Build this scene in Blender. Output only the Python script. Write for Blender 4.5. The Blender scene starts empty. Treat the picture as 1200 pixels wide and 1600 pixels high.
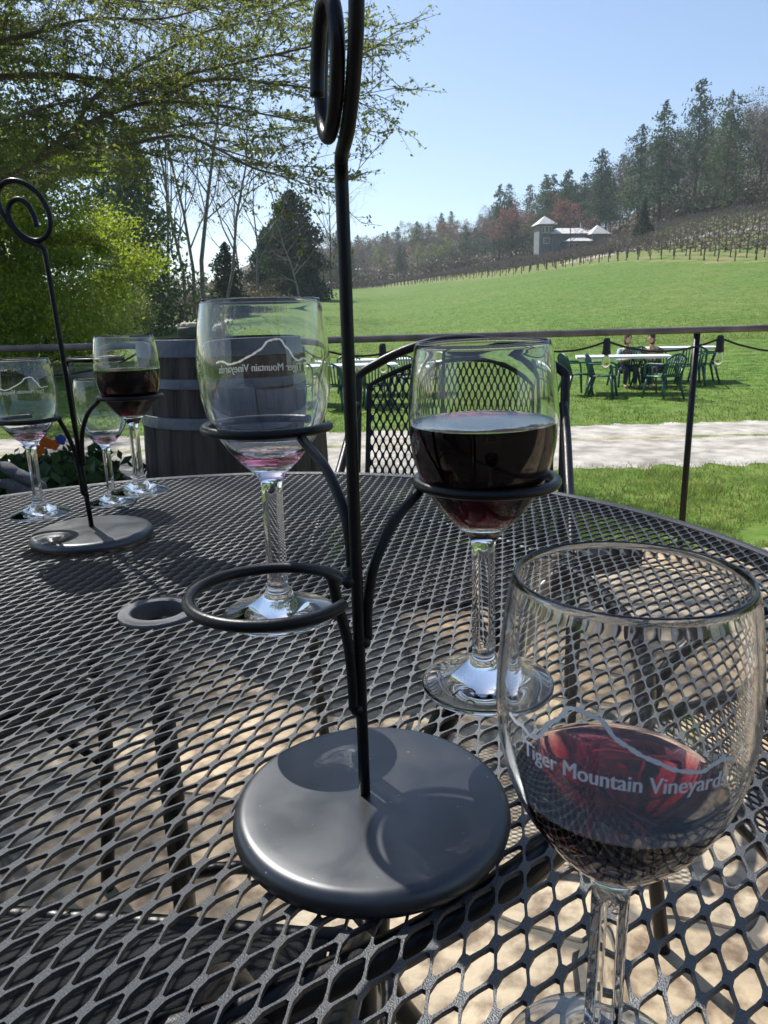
import bpy, bmesh, math, random
import numpy as np
from mathutils import Vector, Matrix, noise
C = bpy.context.scene.collection
rad = math.radians
# ------------------------------------------------------------------ camera
CZ = 0.96                       # camera height above the patio
TZ = 0.72                       # table top height
PITCH, ROLL, FPX = rad(14.5), rad(1.4), 1155.0
cam = bpy.data.cameras.new('camera'); camo = bpy.data.objects.new('camera', cam); C.objects.link(camo)
cam.sensor_fit = 'VERTICAL'; cam.sensor_height = 36; cam.lens = FPX/1600*36
cam.clip_start = 0.01; cam.clip_end = 3000
cam.dof.use_dof = True; cam.dof.focus_distance = 0.42; cam.dof.aperture_fstop = 60
R0 = Vector((1, 0, 0)); U0 = Vector((0, math.sin(PITCH), math.cos(PITCH)))
Rv = R0*math.cos(ROLL) - U0*math.sin(ROLL); Uv = R0*math.sin(ROLL) + U0*math.cos(ROLL); Bv = Rv.cross(Uv)
M3 = Matrix((Rv, Uv, Bv)).transposed().to_4x4(); M3.translation = (0, 0, CZ); camo.matrix_world = M3
bpy.context.scene.camera = camo
def ray(x, y): return Rv*((x-600)/FPX) + Uv*(-(y-800)/FPX) - Bv
def onz(x, y, z):               # photo pixel -> point on the plane at height z
    d = ray(x, y); return Vector((0, 0, CZ)) + d*((z-CZ)/d.z)
def ony(x, y, Y):               # photo pixel -> point at distance Y
    d = ray(x, y); return Vector((0, 0, CZ)) + d*(Y/d.y)
# ------------------------------------------------------------------ sky and sun
sc = bpy.context.scene
SUN_DIR = Vector((-0.49, 0.62, 1.0)).normalized()
elev = math.asin(SUN_DIR.z); az = math.atan2(SUN_DIR.x, SUN_DIR.y)
w = bpy.data.worlds.new('World'); sc.world = w; w.use_nodes = True
nt = w.node_tree; bg = nt.nodes['Background']; sk = nt.nodes.new('ShaderNodeTexSky')
sk.sky_type = 'NISHITA'; sk.sun_disc = False; sk.sun_elevation = elev; sk.sun_rotation = az
sk.air_density = 1.0; sk.dust_density = 1.2; sk.ozone_density = 1.3; sk.altitude = 600
nt.links.new(sk.outputs[0], bg.inputs[0]); bg.inputs[1].default_value = 0.105
sl = bpy.data.lights.new('sun', 'SUN'); sl.energy = 5.0; sl.angle = rad(0.5); sl.color = (1, 0.965, 0.91)
so = bpy.data.objects.new('sun', sl); C.objects.link(so)
so.rotation_euler = SUN_DIR.to_track_quat('Z', 'Y').to_euler()
sc.view_settings.view_transform = 'Standard'; sc.view_settings.look = 'None'
sc.view_settings.exposure = 0.7; sc.view_settings.gamma = 1
sc.cycles.use_denoising = True; sc.cycles.max_bounces = 16; sc.cycles.transmission_bounces = 14
sc.cycles.transparent_max_bounces = 16; sc.cycles.sample_clamp_indirect = 4
sc.cycles.caustics_reflective = False; sc.cycles.blur_glossy = 0.5

# ------------------------------------------------------------------ materials
def mat(name, col=(.5, .5, .5), rough=.6, metal=0, col2=None, scale=5, bump=0, bscale=None, detail=6, coat=0, spec=.5, trans=0, ramp=(.35, .65), coord='Object', stretch=None, ior=1.5):
    m = bpy.data.materials.new(name); m.use_nodes = True; t = m.node_tree; n = t.nodes; L = t.links
    b = n['Principled BSDF']; b.inputs['Base Color'].default_value = (*col, 1)
    b.inputs['Roughness'].default_value = rough; b.inputs['Metallic'].default_value = metal
    b.inputs['Specular IOR Level'].default_value = spec
    b.inputs['Coat Weight'].default_value = coat; b.inputs['IOR'].default_value = ior
    tc = n.new('ShaderNodeTexCoord'); src = tc.outputs[coord]
    if stretch:
        mp = n.new('ShaderNodeMapping'); mp.inputs['Scale'].default_value = stretch; L.new(src, mp.inputs[0]); src = mp.outputs[0]
    if col2:
        z = n.new('ShaderNodeTexNoise'); z.inputs['Scale'].default_value = scale; z.inputs['Detail'].default_value = detail; L.new(src, z.inputs['Vector'])
        r = n.new('ShaderNodeValToRGB'); r.color_ramp.elements[0].position = ramp[0]; r.color_ramp.elements[1].position = ramp[1]
        r.color_ramp.elements[0].color = (*col, 1); r.color_ramp.elements[1].color = (*col2, 1)
        L.new(z.outputs['Fac'], r.inputs[0]); L.new(r.outputs[0], b.inputs['Base Color'])
    if bump:
        z = n.new('ShaderNodeTexNoise'); z.inputs['Scale'].default_value = bscale or scale*4; z.inputs['Detail'].default_value = 4; L.new(src, z.inputs['Vector'])
        u = n.new('ShaderNodeBump'); u.inputs['Strength'].default_value = bump; u.inputs['Distance'].default_value = .02
        L.new(z.outputs['Fac'], u.inputs['Height']); L.new(u.outputs[0], b.inputs['Normal'])
    return m
def leafmat(name, c1, c2, tr=.45, trcol=None, scale=.8, rough=.5):
    m = bpy.data.materials.new(name); m.use_nodes = True; t = m.node_tree; n = t.nodes; L = t.links
    b = n['Principled BSDF']; b.inputs['Roughness'].default_value = rough; b.inputs['Specular IOR Level'].default_value = .25
    g = n.new('ShaderNodeNewGeometry'); z = n.new('ShaderNodeTexNoise'); z.inputs['Scale'].default_value = scale
    tc = n.new('ShaderNodeTexCoord'); L.new(tc.outputs['Object'], z.inputs['Vector'])
    ad = n.new('ShaderNodeMath'); ad.operation = 'MULTIPLY_ADD'; ad.inputs[1].default_value = .5; L.new(g.outputs['Random Per Island'], ad.inputs[0])
    s2 = n.new('ShaderNodeMath'); s2.operation = 'MULTIPLY_ADD'; s2.inputs[1].default_value = 1.6; s2.inputs[2].default_value = -.55
    L.new(z.outputs['Fac'], s2.inputs[0]); L.new(s2.outputs[0], ad.inputs[2])
    r = n.new('ShaderNodeValToRGB'); r.color_ramp.elements[0].color = (*c1, 1); r.color_ramp.elements[1].color = (*c2, 1)
    L.new(ad.outputs[0], r.inputs[0]); L.new(r.outputs[0], b.inputs['Base Color'])
    if tr:
        ts = n.new('ShaderNodeBsdfTranslucent'); L.new(r.outputs[0], ts.inputs[0])
        if trcol:
            mc = n.new('ShaderNodeMix'); mc.data_type = 'RGBA'; mc.inputs[0].default_value = .6; L.new(r.outputs[0], mc.inputs[6]); mc.inputs[7].default_value = (*trcol, 1); L.new(mc.outputs[2], ts.inputs[0])
        mx = n.new('ShaderNodeMixShader'); mx.inputs[0].default_value = tr
        L.new(b.outputs[0], mx.inputs[1]); L.new(ts.outputs[0], mx.inputs[2]); L.new(mx.outputs[0], n['Material Output'].inputs[0])
    return m
def glassmat(name, ior=1.5, col=(1, 1, 1), absorb=None, dens=0):
    m = bpy.data.materials.new(name); m.use_nodes = True; t = m.node_tree; n = t.nodes; n.remove(n['Principled BSDF'])
    g = n.new('ShaderNodeBsdfGlass'); g.inputs['IOR'].default_value = ior; g.inputs['Roughness'].default_value = 0; g.inputs['Color'].default_value = (*col, 1)
    t.links.new(g.outputs[0], n['Material Output'].inputs[0])
    if absorb:
        v = n.new('ShaderNodeVolumeAbsorption'); v.inputs[0].default_value = (*absorb, 1); v.inputs[1].default_value = dens
        t.links.new(v.outputs[0], n['Material Output'].inputs['Volume'])
    return m
M = {}
M['iron'] = mat('black_powder_coat', (.004, .004, .005), .33, col2=(.008, .008, .009), scale=60, bump=.06, bscale=900, spec=.3)
M['basecoat'] = mat('satin_black_coat', (.003, .0035, .005), .4, col2=(.007, .008, .012), scale=11, bump=.012, bscale=1600, spec=.5, ior=1.85, ramp=(.42, .75))
M['tablemetal'] = mat('speckled_table_coat', (.006, .006, .007), .44, col2=(.09, .09, .095), scale=1300, bump=.3, bscale=1500, spec=.55, detail=2, ramp=(.48, .8), ior=1.82)
def worn(m, rs, r0, r1, ds, dust, thr):     # smudges in the gloss and grains of dust
    t = m.node_tree; n = t.nodes; L = t.links; b = n['Principled BSDF']; tc = n.new('ShaderNodeTexCoord')
    z = n.new('ShaderNodeTexNoise'); z.inputs['Scale'].default_value = rs; z.inputs['Detail'].default_value = 8; z.inputs['Distortion'].default_value = .6; L.new(tc.outputs['Object'], z.inputs['Vector'])
    mr = n.new('ShaderNodeMapRange'); mr.inputs[1].default_value = .35; mr.inputs[2].default_value = .7; mr.inputs[3].default_value = r0; mr.inputs[4].default_value = r1; L.new(z.outputs['Fac'], mr.inputs[0]); L.new(mr.outputs[0], b.inputs['Roughness'])
    d = n.new('ShaderNodeTexNoise'); d.inputs['Scale'].default_value = ds; d.inputs['Detail'].default_value = 2; L.new(tc.outputs['Object'], d.inputs['Vector'])
    r = n.new('ShaderNodeMapRange'); r.inputs[1].default_value = thr; r.inputs[2].default_value = thr+.03; L.new(d.outputs['Fac'], r.inputs[0])
    mx = n.new('ShaderNodeMix'); mx.data_type = 'RGBA'; L.new(r.outputs[0], mx.inputs[0]); L.new(b.inputs['Base Color'].links[0].from_socket, mx.inputs[6]); mx.inputs[7].default_value = (*dust, 1); L.new(mx.outputs[2], b.inputs['Base Color'])
worn(M['basecoat'], 26, .33, .5, 420, (.22, .21, .19), .74)
worn(M['iron'], 60, .28, .46, 600, (.12, .11, .1), .76)
for k_ in ('basecoat', 'tablemetal'): M[k_].node_tree.nodes['Principled BSDF'].inputs['Specular Tint'].default_value = (.93, .97, 1, 1)
M['rail'] = mat('rail_paint', (.1, .085, .075), .4, col2=(.24, .2, .165), scale=9, bump=.1, spec=.6)
M['glass'] = glassmat('clear_glass', 1.5, (.985, .99, .99))
M['wine'] = glassmat('red_wine', 1.34, (1, 1, 1), (.64, .02, .17), 260)
M['dregs'] = glassmat('wine_dregs', 1.34, (1, 1, 1), (.93, .55, .66), 110)
M['wetglass'] = glassmat('glass_against_wine', 1.5/1.34, (.99, .99, .99))
for k_ in ('wine', 'dregs'):
    t_ = M[k_].node_tree; a_ = t_.nodes.new('ShaderNodeAttribute'); a_.attribute_name = 'open'
    m_ = t_.nodes.new('ShaderNodeMath'); m_.operation = 'MULTIPLY_ADD'; m_.inputs[1].default_value = .34; m_.inputs[2].default_value = 1.0
    t_.links.new(a_.outputs['Fac'], m_.inputs[0]); t_.links.new(m_.outputs[0], [n for n in t_.nodes if n.type == 'BSDF_GLASS'][0].inputs['IOR'])
M['print'] = leafmat('white_glass_print', (.9, .9, .91), (.9, .9, .91), .3)
M['ink'] = mat('purple_marker_ink', (.06, .03, .09), .6)
M['hoop'] = mat('galvanised_hoop', (.065, .08, .11), .45, .2, col2=(.11, .13, .16), scale=12, bump=.2)
M['greenplastic'] = mat('green_plastic', (.012, .07, .055), .42, col2=(.02, .095, .075), scale=3)
M['whiteplastic'] = mat('white_plastic', (.78, .78, .76), .45)
M['greymetal'] = mat('grey_leg_metal', (.18, .18, .18), .45, .6)
M['bark'] = mat('grey_bark', (.09, .075, .06), .9, col2=(.17, .15, .125), scale=6, bump=.6)
M['barkdark'] = mat('dark_bark', (.045, .038, .032), .9, col2=(.09, .078, .066), scale=4, bump=.5)
M['barepale'] = mat('pale_bare_twigs', (.13, .11, .1), .9, col2=(.22, .19, .17), scale=2)
M['barehill'] = mat('brown_bare_twigs', (.085, .066, .055), .95, col2=(.16, .125, .105), scale=.6)
M['oak'] = leafmat('young_oak_leaves', (.06, .095, .02), (.17, .21, .05), .45, (.34, .4, .08))
M['lime'] = leafmat('lime_spring_leaves', (.06, .12, .008), (.28, .34, .03), .5, (.42, .5, .04), scale=.6)
M['yellowbush'] = leafmat('yellow_green_leaves', (.13, .17, .04), (.27, .3, .09), .4, scale=1)
M['conifer'] = leafmat('dark_cedar_needles', (.016, .036, .013), (.05, .085, .035), .15, scale=.5, rough=.9)
M['pine'] = leafmat('blue_green_pine_needles', (.03, .062, .032), (.095, .15, .07), .25, scale=.18, rough=.9)
M['spruce'] = leafmat('grey_green_cedar_needles', (.05, .085, .04), (.12, .16, .075), .3, scale=.4, rough=.9)
M['redbud'] = leafmat('red_maple_buds', (.15, .075, .06), (.27, .15, .125), .4, scale=.4)
M['rust'] = leafmat('rusty_new_leaves', (.15, .09, .05), (.24, .16, .09), .4, scale=.4)
M['paleleaf'] = leafmat('pale_new_leaves', (.14, .19, .045), (.24, .28, .1), .45, scale=.4)
M['shrub'] = leafmat('brown_brush_twigs', (.07, .055, .035), (.14, .12, .06), .3, scale=.7)
M['twighaze'] = leafmat('fine_bare_twigs', (.1, .085, .065), (.2, .175, .14), .3, scale=.5)
M['flowerleaf'] = leafmat('pansy_leaves', (.02, .05, .015), (.05, .1, .03), .3, scale=10)
M['orange'] = leafmat('orange_petals', (.5, .1, .01), (.55, .16, .02), .4, scale=8)
M['blue'] = leafmat('blue_petals', (.03, .05, .25), (.08, .11, .36), .4, scale=8)
M['grassblade'] = leafmat('grass_blades', (.05, .11, .012), (.29, .27, .1), .42, (.26, .33, .06), scale=.9)
M['planter'] = mat('dark_planter', (.02, .025, .035), .6, col2=(.035, .04, .05), scale=6)
M['cloth'] = mat('grey_ribbed_knit', (.1, .1, .1), .95, col2=(.16, .16, .16), scale=70, bump=.5, bscale=260)
M['darkcloth'] = mat('dark_cushion_fabric', (.004, .004, .005), .95, col2=(.008, .008, .01), scale=40, bump=.3, bscale=400)
M['stonepot'] = mat('pale_boulder', (.3, .26, .2), .9, col2=(.48, .43, .34), scale=2, bump=.6)
M['pane'] = mat('dark_window_glass', (.02, .025, .03), .08, spec=.8)
M['houseroof'] = mat('pale_metal_roof', (.55, .55, .54), .5, 0, col2=(.66, .66, .64), scale=1)
M['housewall'] = mat('grey_siding', (.15, .16, .17), .8, col2=(.22, .23, .24), scale=1.5)
M['vine'] = mat('vine_wood', (.05, .04, .033), .95, col2=(.12, .1, .085), scale=8)
M['skin'] = mat('skin', (.52, .3, .21), .55)
M['hairm'] = mat('brown_hair', (.06, .035, .02), .7)
M['bulb'] = glassmat('bulb_glass', 1.12, (.97, .96, .93))
M['rubber'] = mat('black_rubber', (.01, .01, .01), .5)
# ------------------------------------------------------------------ mesh helpers
class MB:
    def __init__(s): s.v = []; s.f = []
    def add(s, v, f):
        k = len(s.v); s.v += [tuple(p) for p in v]; s.f += [tuple(i+k for i in q) for q in f]; return s
    def box(s, c, d, rz=0, taper=1):
        hx, hy, hz = d[0]/2, d[1]/2, d[2]/2; cs, sn = math.cos(rz), math.sin(rz); v = []
        for z in (-hz, hz):
            k = taper if z > 0 else 1
            for x, y in ((-hx, -hy), (hx, -hy), (hx, hy), (-hx, hy)):
                x *= k; y *= k; v.append((c[0]+x*cs-y*sn, c[1]+x*sn+y*cs, c[2]+z))
        return s.add(v, [(3, 2, 1, 0), (4, 5, 6, 7), (0, 1, 5, 4), (1, 2, 6, 5), (2, 3, 7, 6), (3, 0, 4, 7)])
    def tube(s, pts, r, n=10, closed=False, caps=True, flat=None):
        pts = [Vector(p) for p in pts]; m = len(pts)
        rs = list(r) if hasattr(r, '__len__') else [r]*m
        T = [((pts[(i+1) % m] if closed or i < m-1 else pts[i])-(pts[i-1] if closed or i > 0 else pts[i])).normalized() for i in range(m)]
        nrm = T[0].orthogonal().normalized() if not flat else (Vector(flat)-T[0]*Vector(flat).dot(T[0])).normalized()
        v = []
        for i in range(m):
            if i: nrm = (nrm - T[i]*nrm.dot(T[i])).normalized()
            b = T[i].cross(nrm)
            for k in range(n):
                a = 2*math.pi*k/n; v.append(pts[i] + (nrm*math.cos(a) + b*math.sin(a))*rs[i])
        f = []
        for i in range(m if closed else m-1):
            j = (i+1) % m; off = 0
            if closed and i == m-1:   # match the seam
                best = min(range(n), key=lambda o: (v[o]-v[i*n]).length); off = best
            for k in range(n):
                f.append((i*n+k, i*n+(k+1) % n, j*n+(k+1+off) % n, j*n+(k+off) % n))
        if caps and not closed: f += [tuple(range(n))[::-1], tuple((m-1)*n+k for k in range(n))]
        return s.add(v, f)
    def lathe(s, prof, n=48, c=(0, 0, 0), rf=None):    # prof: (r,z) list; r==0 ends closed
        v = []; idx = []
        for r, z in prof:
            if r <= 1e-7: idx.append([len(v)]*n); v.append((c[0], c[1], c[2]+z))
            else:
                row = []
                for k in range(n):
                    a = 2*math.pi*k/n; q = r*(rf(a, z, r) if rf else 1)
                    row.append(len(v)); v.append((c[0]+q*math.cos(a), c[1]+q*math.sin(a), c[2]+z))
                idx.append(row)
        f = []
        for a, b in zip(idx, idx[1:]):
            for k in range(n):
                q = [a[k], a[(k+1) % n], b[(k+1) % n], b[k]]
                q2 = []
                for i in q:
                    if i not in q2: q2.append(i)
                if len(q2) > 2: f.append(tuple(q2))
        return s.add(v, f)
    def sphere(s, c, r, n=16, m=10, sc=(1, 1, 1), jit=0, seed=0):
        rn = random.Random(seed); p = [(r*math.sin(math.pi*i/m), -r*math.cos(math.pi*i/m)) for i in range(m+1)]
        k = len(s.v); p[0] = (0, -r); p[-1] = (0, r); s.lathe(p, n)
        for i in range(k, len(s.v)):
            x, y, z = s.v[i]; g = 1+jit*(noise.noise(Vector((x, y, z))*2.2/r+Vector((seed, 0, 0)))) if jit else 1
            s.v[i] = (c[0]+x*sc[0]*g, c[1]+y*sc[1]*g, c[2]+z*sc[2]*g)
        return s
    def mesh(s, name, m, smooth=True):
        me = bpy.data.meshes.new(name); me.from_pydata(s.v, [], s.f); me.materials.append(m)
        if smooth: me.shade_smooth()
        return me
    def build(s, name, m, parent=None, smooth=True, angle=None):
        return link(name, s.mesh(name, m, smooth), parent, angle)
def link(name, me, parent=None, angle=None):
    o = bpy.data.objects.new(name, me); C.objects.link(o)
    if parent: o.parent = parent
    if angle:
        try: me.set_sharp_from_angle(angle=rad(angle))
        except Exception: pass
    return o
def quadmesh(name, V, m, k=4):     # V (n,k,3) numpy -> one mesh
    n = V.shape[0]; me = bpy.data.meshes.new(name); me.vertices.add(n*k); me.vertices.foreach_set('co', V.astype(np.float32).ravel())
    me.loops.add(n*k); me.loops.foreach_set('vertex_index', np.arange(n*k, dtype=np.int32))
    me.polygons.add(n); me.polygons.foreach_set('loop_start', np.arange(0, n*k, k, dtype=np.int32))
    me.update(calc_edges=True); me.materials.append(m); return me
def leaves(cen, size, rng, aspect=.5, up=0, droop=0):
    n = len(cen); a = rng.normal(size=(n, 3)); a[:, 2] -= droop; a /= np.linalg.norm(a, axis=1)[:, None]
    b = rng.normal(size=(n, 3))
    if up: b = b*(1-up) + np.cross(a, rng.normal(size=(n, 3))*.2+np.array([0, 0, 1.]))*up*2
    b -= a*(a*b).sum(1)[:, None]; b /= np.linalg.norm(b, axis=1)[:, None]+1e-9
    s = size*rng.uniform(.6, 1.3, n)[:, None]
    return np.stack([cen-a*s*.5, cen+b*s*aspect*.5, cen+a*s*.5, cen-b*s*aspect*.5], axis=1)
def thing(name, label, cat, loc=(0, 0, 0), rz=0, group=None):
    o = bpy.data.objects.new(name, None); C.objects.link(o); o.location = loc; o.rotation_euler = (0, 0, rz); o.empty_display_size = .05
    o['label'] = label; o['category'] = cat
    if group: o['group'] = group
    return o
def tag(o, label, cat, group=None, kind=None):
    o['label'] = label; o['category'] = cat
    if group: o['group'] = group
    if kind: o['kind'] = kind
    return o
def dup(r, loc, rz=None, label=None, group=None, scale=None):
    c = r.copy(); C.objects.link(c); c.location = loc
    if rz is not None: c.rotation_euler = (0, 0, rz)
    if label: c['label'] = label
    if group: c['group'] = group
    if scale: c.scale = scale
    for ch in list(r.children):
        d = ch.copy(); C.objects.link(d); d.parent = c
        for g in list(ch.children):
            e = g.copy(); C.objects.link(e); e.parent = d
    return c
def catmull(P, n=8, closed=False):
    P = [Vector(p) for p in P]; out = []; m = len(P)
    rng = range(m) if closed else range(m-1)
    for i in rng:
        p0 = P[i-1] if (i or closed) else P[0]*2-P[1]; p1 = P[i]; p2 = P[(i+1) % m]
        p3 = P[(i+2) % m] if (closed or i+2 < m) else P[-1]*2-P[-2]
        for k in range(n):
            t = k/n; out.append(.5*((2*p1)+(p2-p0)*t+(2*p0-5*p1+4*p2-p3)*t*t+(3*p1-p0-3*p2+p3)*t*t*t))
    if not closed: out.append(P[-1])
    return out
# ------------------------------------------------------------------ terrain
SA = [-1, -.5, -.3, -.2, -.1, 0, .1, .21, .5, 1]; SS = [.04, .042, .042, .045, .055, .055, .07, .09, .127, .14]
def sstep(x, a, b): t = max(0, min(1, (x-a)/(b-a))); return t*t*(3-2*t)
def ground_h(x, y):
    base = -.62
    if y <= 5: return base
    a = max(-1, min(1, x/y)); s = float(np.interp(a, SA, SS)); d0 = float(np.interp(a, [-.15, 0], [12, 18]))
    yy = min(y, 330); d = yy-d0; k = 5
    d = d if d > k else (0 if d < -k else (d+k)**2/(4*k))
    z = base + s*d
    if yy > 105: z += (yy-105)*.05*sstep(a, .2, .5)
    if y > 225: z += (min(y, 360)-225)*.13*(1-sstep(a, .15, .3))*sstep(a, -.3, -.1)
    if yy > 68: z += (yy-68)*.06*sstep(a, .2, .5)
    z += .05*noise.noise(Vector((x*.12, y*.12, 0)))*sstep(y, 18, 30) + .5*noise.noise(Vector((x*.03, y*.03, 3)))*sstep(y, 60, 120)
    return z
# vineyard front line (X as function of Y) and forest edge distance as function of a = x/y
def vine_x(y): return float(np.interp(y, [55, 60, 100, 140, 180, 200], [33, 31, 24, 12, 0, -6]))
def forest_y(a): return float(np.interp(a, [-.5, -.2, -.1, 0, .12, .22, .3, .5, .9], [75, 90, 150, 215, 205, 168, 150, 120, 105]))
def build_ground():
    rr = [0.5, 3, 5]; r = 5
    while r < 420: r *= 1.035; rr.append(r)
    rr += [600, 1000, 2000]
    angs = sorted(set([round(x, 4) for x in np.linspace(-180, 180, 73)] + [round(x, 3) for x in np.linspace(-45, 45, 181)])); angs = [a for a in angs if a > -179.9]
    v = []; z_ = []; na = len(angs)
    for r in rr:
        for a in angs:
            x = r*math.sin(rad(a)); y = r*math.cos(rad(a)); v.append((x, y, ground_h(x, y)))
            zone = 0
            if y > 40:
                al = x/y; fy = forest_y(al)
                if y > fy-3: zone = 1
                elif y > 52 and x > vine_x(min(200, y))-1.5 and y < 205: zone = .5
            z_.append(zone)
    f = []
    for i in range(len(rr)-1):
        for k in range(na):
            f.append((i*na+k, i*na+(k+1) % na, (i+1)*na+(k+1) % na, (i+1)*na+k))
    f.append(tuple(range(na)))
    me = bpy.data.meshes.new('ground'); me.from_pydata(v, [], f); me.shade_smooth()
    at = me.attributes.new('zone', 'FLOAT', 'POINT'); at.data.foreach_set('value', np.array(z_, dtype=np.float32))
    m = mat('grass_ground', rough=.9, spec=.2); n = m.node_tree.nodes; L = m.node_tree.links; b = n['Principled BSDF']
    tc = n.new('ShaderNodeTexCoord')
    def nz(s, d=5):
        z = n.new('ShaderNodeTexNoise'); z.inputs['Scale'].default_value = s; z.inputs['Detail'].default_value = d; L.new(tc.outputs['Object'], z.inputs['Vector']); return z.outputs['Fac']
    def rp(fac, pts):
        r = n.new('ShaderNodeValToRGB'); e = r.color_ramp.elements
        while len(e) < len(pts): e.new(.5)
        for i, (p, c) in enumerate(pts): e[i].position = p; e[i].color = (*c, 1)
        L.new(fac, r.inputs[0]); return r.outputs[0]
    def mix(f, a, c, bt='MIX'):
        x = n.new('ShaderNodeMix'); x.data_type = 'RGBA'; x.blend_type = bt
        if isinstance(f, float): x.inputs[0].default_value = f
        else: L.new(f, x.inputs[0])
        L.new(a, x.inputs[6]); L.new(c, x.inputs[7]); return x.outputs[2]
    lawn = mix(.6, rp(nz(.5), [(.3, (.042, .108, .009)), (.5, (.066, .145, .013)), (.7, (.1, .165, .024))]), rp(nz(3.5, 12), [(.36, (.018, .06, .005)), (.5, (.075, .15, .014)), (.64, (.16, .2, .05))]))
    vy = rp(nz(.35, 7), [(.3, (.08, .15, .025)), (.5, (.15, .18, .05)), (.7, (.22, .19, .09))])
    fo = rp(nz(.2, 7), [(.3, (.05, .045, .03)), (.7, (.11, .09, .06))])
    za = n.new('ShaderNodeAttribute'); za.attribute_name = 'zone'
    f1 = n.new('ShaderNodeMapRange'); f1.inputs[1].default_value = .1; f1.inputs[2].default_value = .4; L.new(za.outputs['Fac'], f1.inputs[0])
    f2 = n.new('ShaderNodeMapRange'); f2.inputs[1].default_value = .6; f2.inputs[2].default_value = .9; L.new(za.outputs['Fac'], f2.inputs[0])
    lawn = mix(rp(nz(.09, 4), [(.42, (0, 0, 0)), (.66, (.45, .45, .45))]), lawn, rp(nz(.8, 8), [(.35, (.075, .125, .018)), (.65, (.17, .185, .05))]))
    L.new(mix(f2.outputs[0], mix(f1.outputs[0], lawn, vy), fo), b.inputs['Base Color'])
    bu = n.new('ShaderNodeBump'); bu.inputs['Strength'].default_value = .6; bu.inputs['Distance'].default_value = .18; L.new(nz(2.2, 12), bu.inputs['Height']); L.new(bu.outputs[0], b.inputs['Normal'])
    me.materials.append(m); o = link('ground', me); o['kind'] = 'structure'
build_ground()
def strip(name, cl, widths, m, lift=.02, seed=0, n=10, cross=5):
    P = catmull([(x, y, 0) for x, y in cl], n); rn = random.Random(seed); v = []; f = []; W = np.interp(np.linspace(0, 1, len(P)), np.linspace(0, 1, len(widths)), widths)
    for i, p in enumerate(P):
        t = (P[min(i+1, len(P)-1)]-P[max(i-1, 0)]).normalized(); nn = Vector((-t.y, t.x, 0))
        wl = W[i]/2*(1+.16*noise.noise(Vector((i*.35, seed, 0)))+rn.uniform(-.04, .04)); wr = W[i]/2*(1+.16*noise.noise(Vector((i*.35, seed, 9)))+rn.uniform(-.04, .04))
        for k in range(cross+1):
            u = -wl+(wl+wr)*k/cross; q = p+nn*u; v.append((q.x, q.y, ground_h(q.x, q.y)+(lift if 0 < k < cross else -.01)))
    for i in range(len(P)-1):
        for k in range(cross): a = i*(cross+1)+k; f.append((a, a+1, a+cross+2, a+cross+1))
    o = MB().add(v, f).build(name, m); o['kind'] = 'structure'; return o
M['gravel'] = mat('pale_gravel', (.24, .22, .19), .95, col2=(.47, .445, .4), scale=4, bump=1, bscale=45, detail=12, ramp=(.36, .66))
M['soil'] = mat('bare_soil', (.25, .21, .17), .95, col2=(.34, .3, .26), scale=2, bump=.5)
strip('gravel_road', [(-16, 8.5), (-8, 9.0), (0, 9.3), (6, 9.4), (14, 9.4), (30, 9.6)], [3.5]*3, M['gravel'], seed=1, n=60, cross=8)
M['median'] = mat('worn_grass', (.12, .15, .035), .95, col2=(.36, .31, .22), scale=3.2, bump=.6, detail=10, ramp=(.42, .58))
strip('worn_grass_strip', [(-16, 8.7), (-8, 9.2), (0, 9.5), (6, 9.6), (14, 9.6), (30, 9.8)], [.34]*3, M['median'], seed=7, n=60, lift=.03, cross=3)
strip('driveway', [(-6, 20.5), (-9, 21.5), (-13, 23), (-17, 27), (-18.5, 33), (-17, 40), (-14.2, 48), (-12.5, 56), (-12, 66)], [2.6, 3, 3, 3], M['gravel'], seed=3, lift=.03)
strip('bare_earth_track', [(29, 118), (38, 103), (48, 92), (60, 84), (80, 76)], [5, 6, 7], M['soil'], seed=4, lift=.12)
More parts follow.
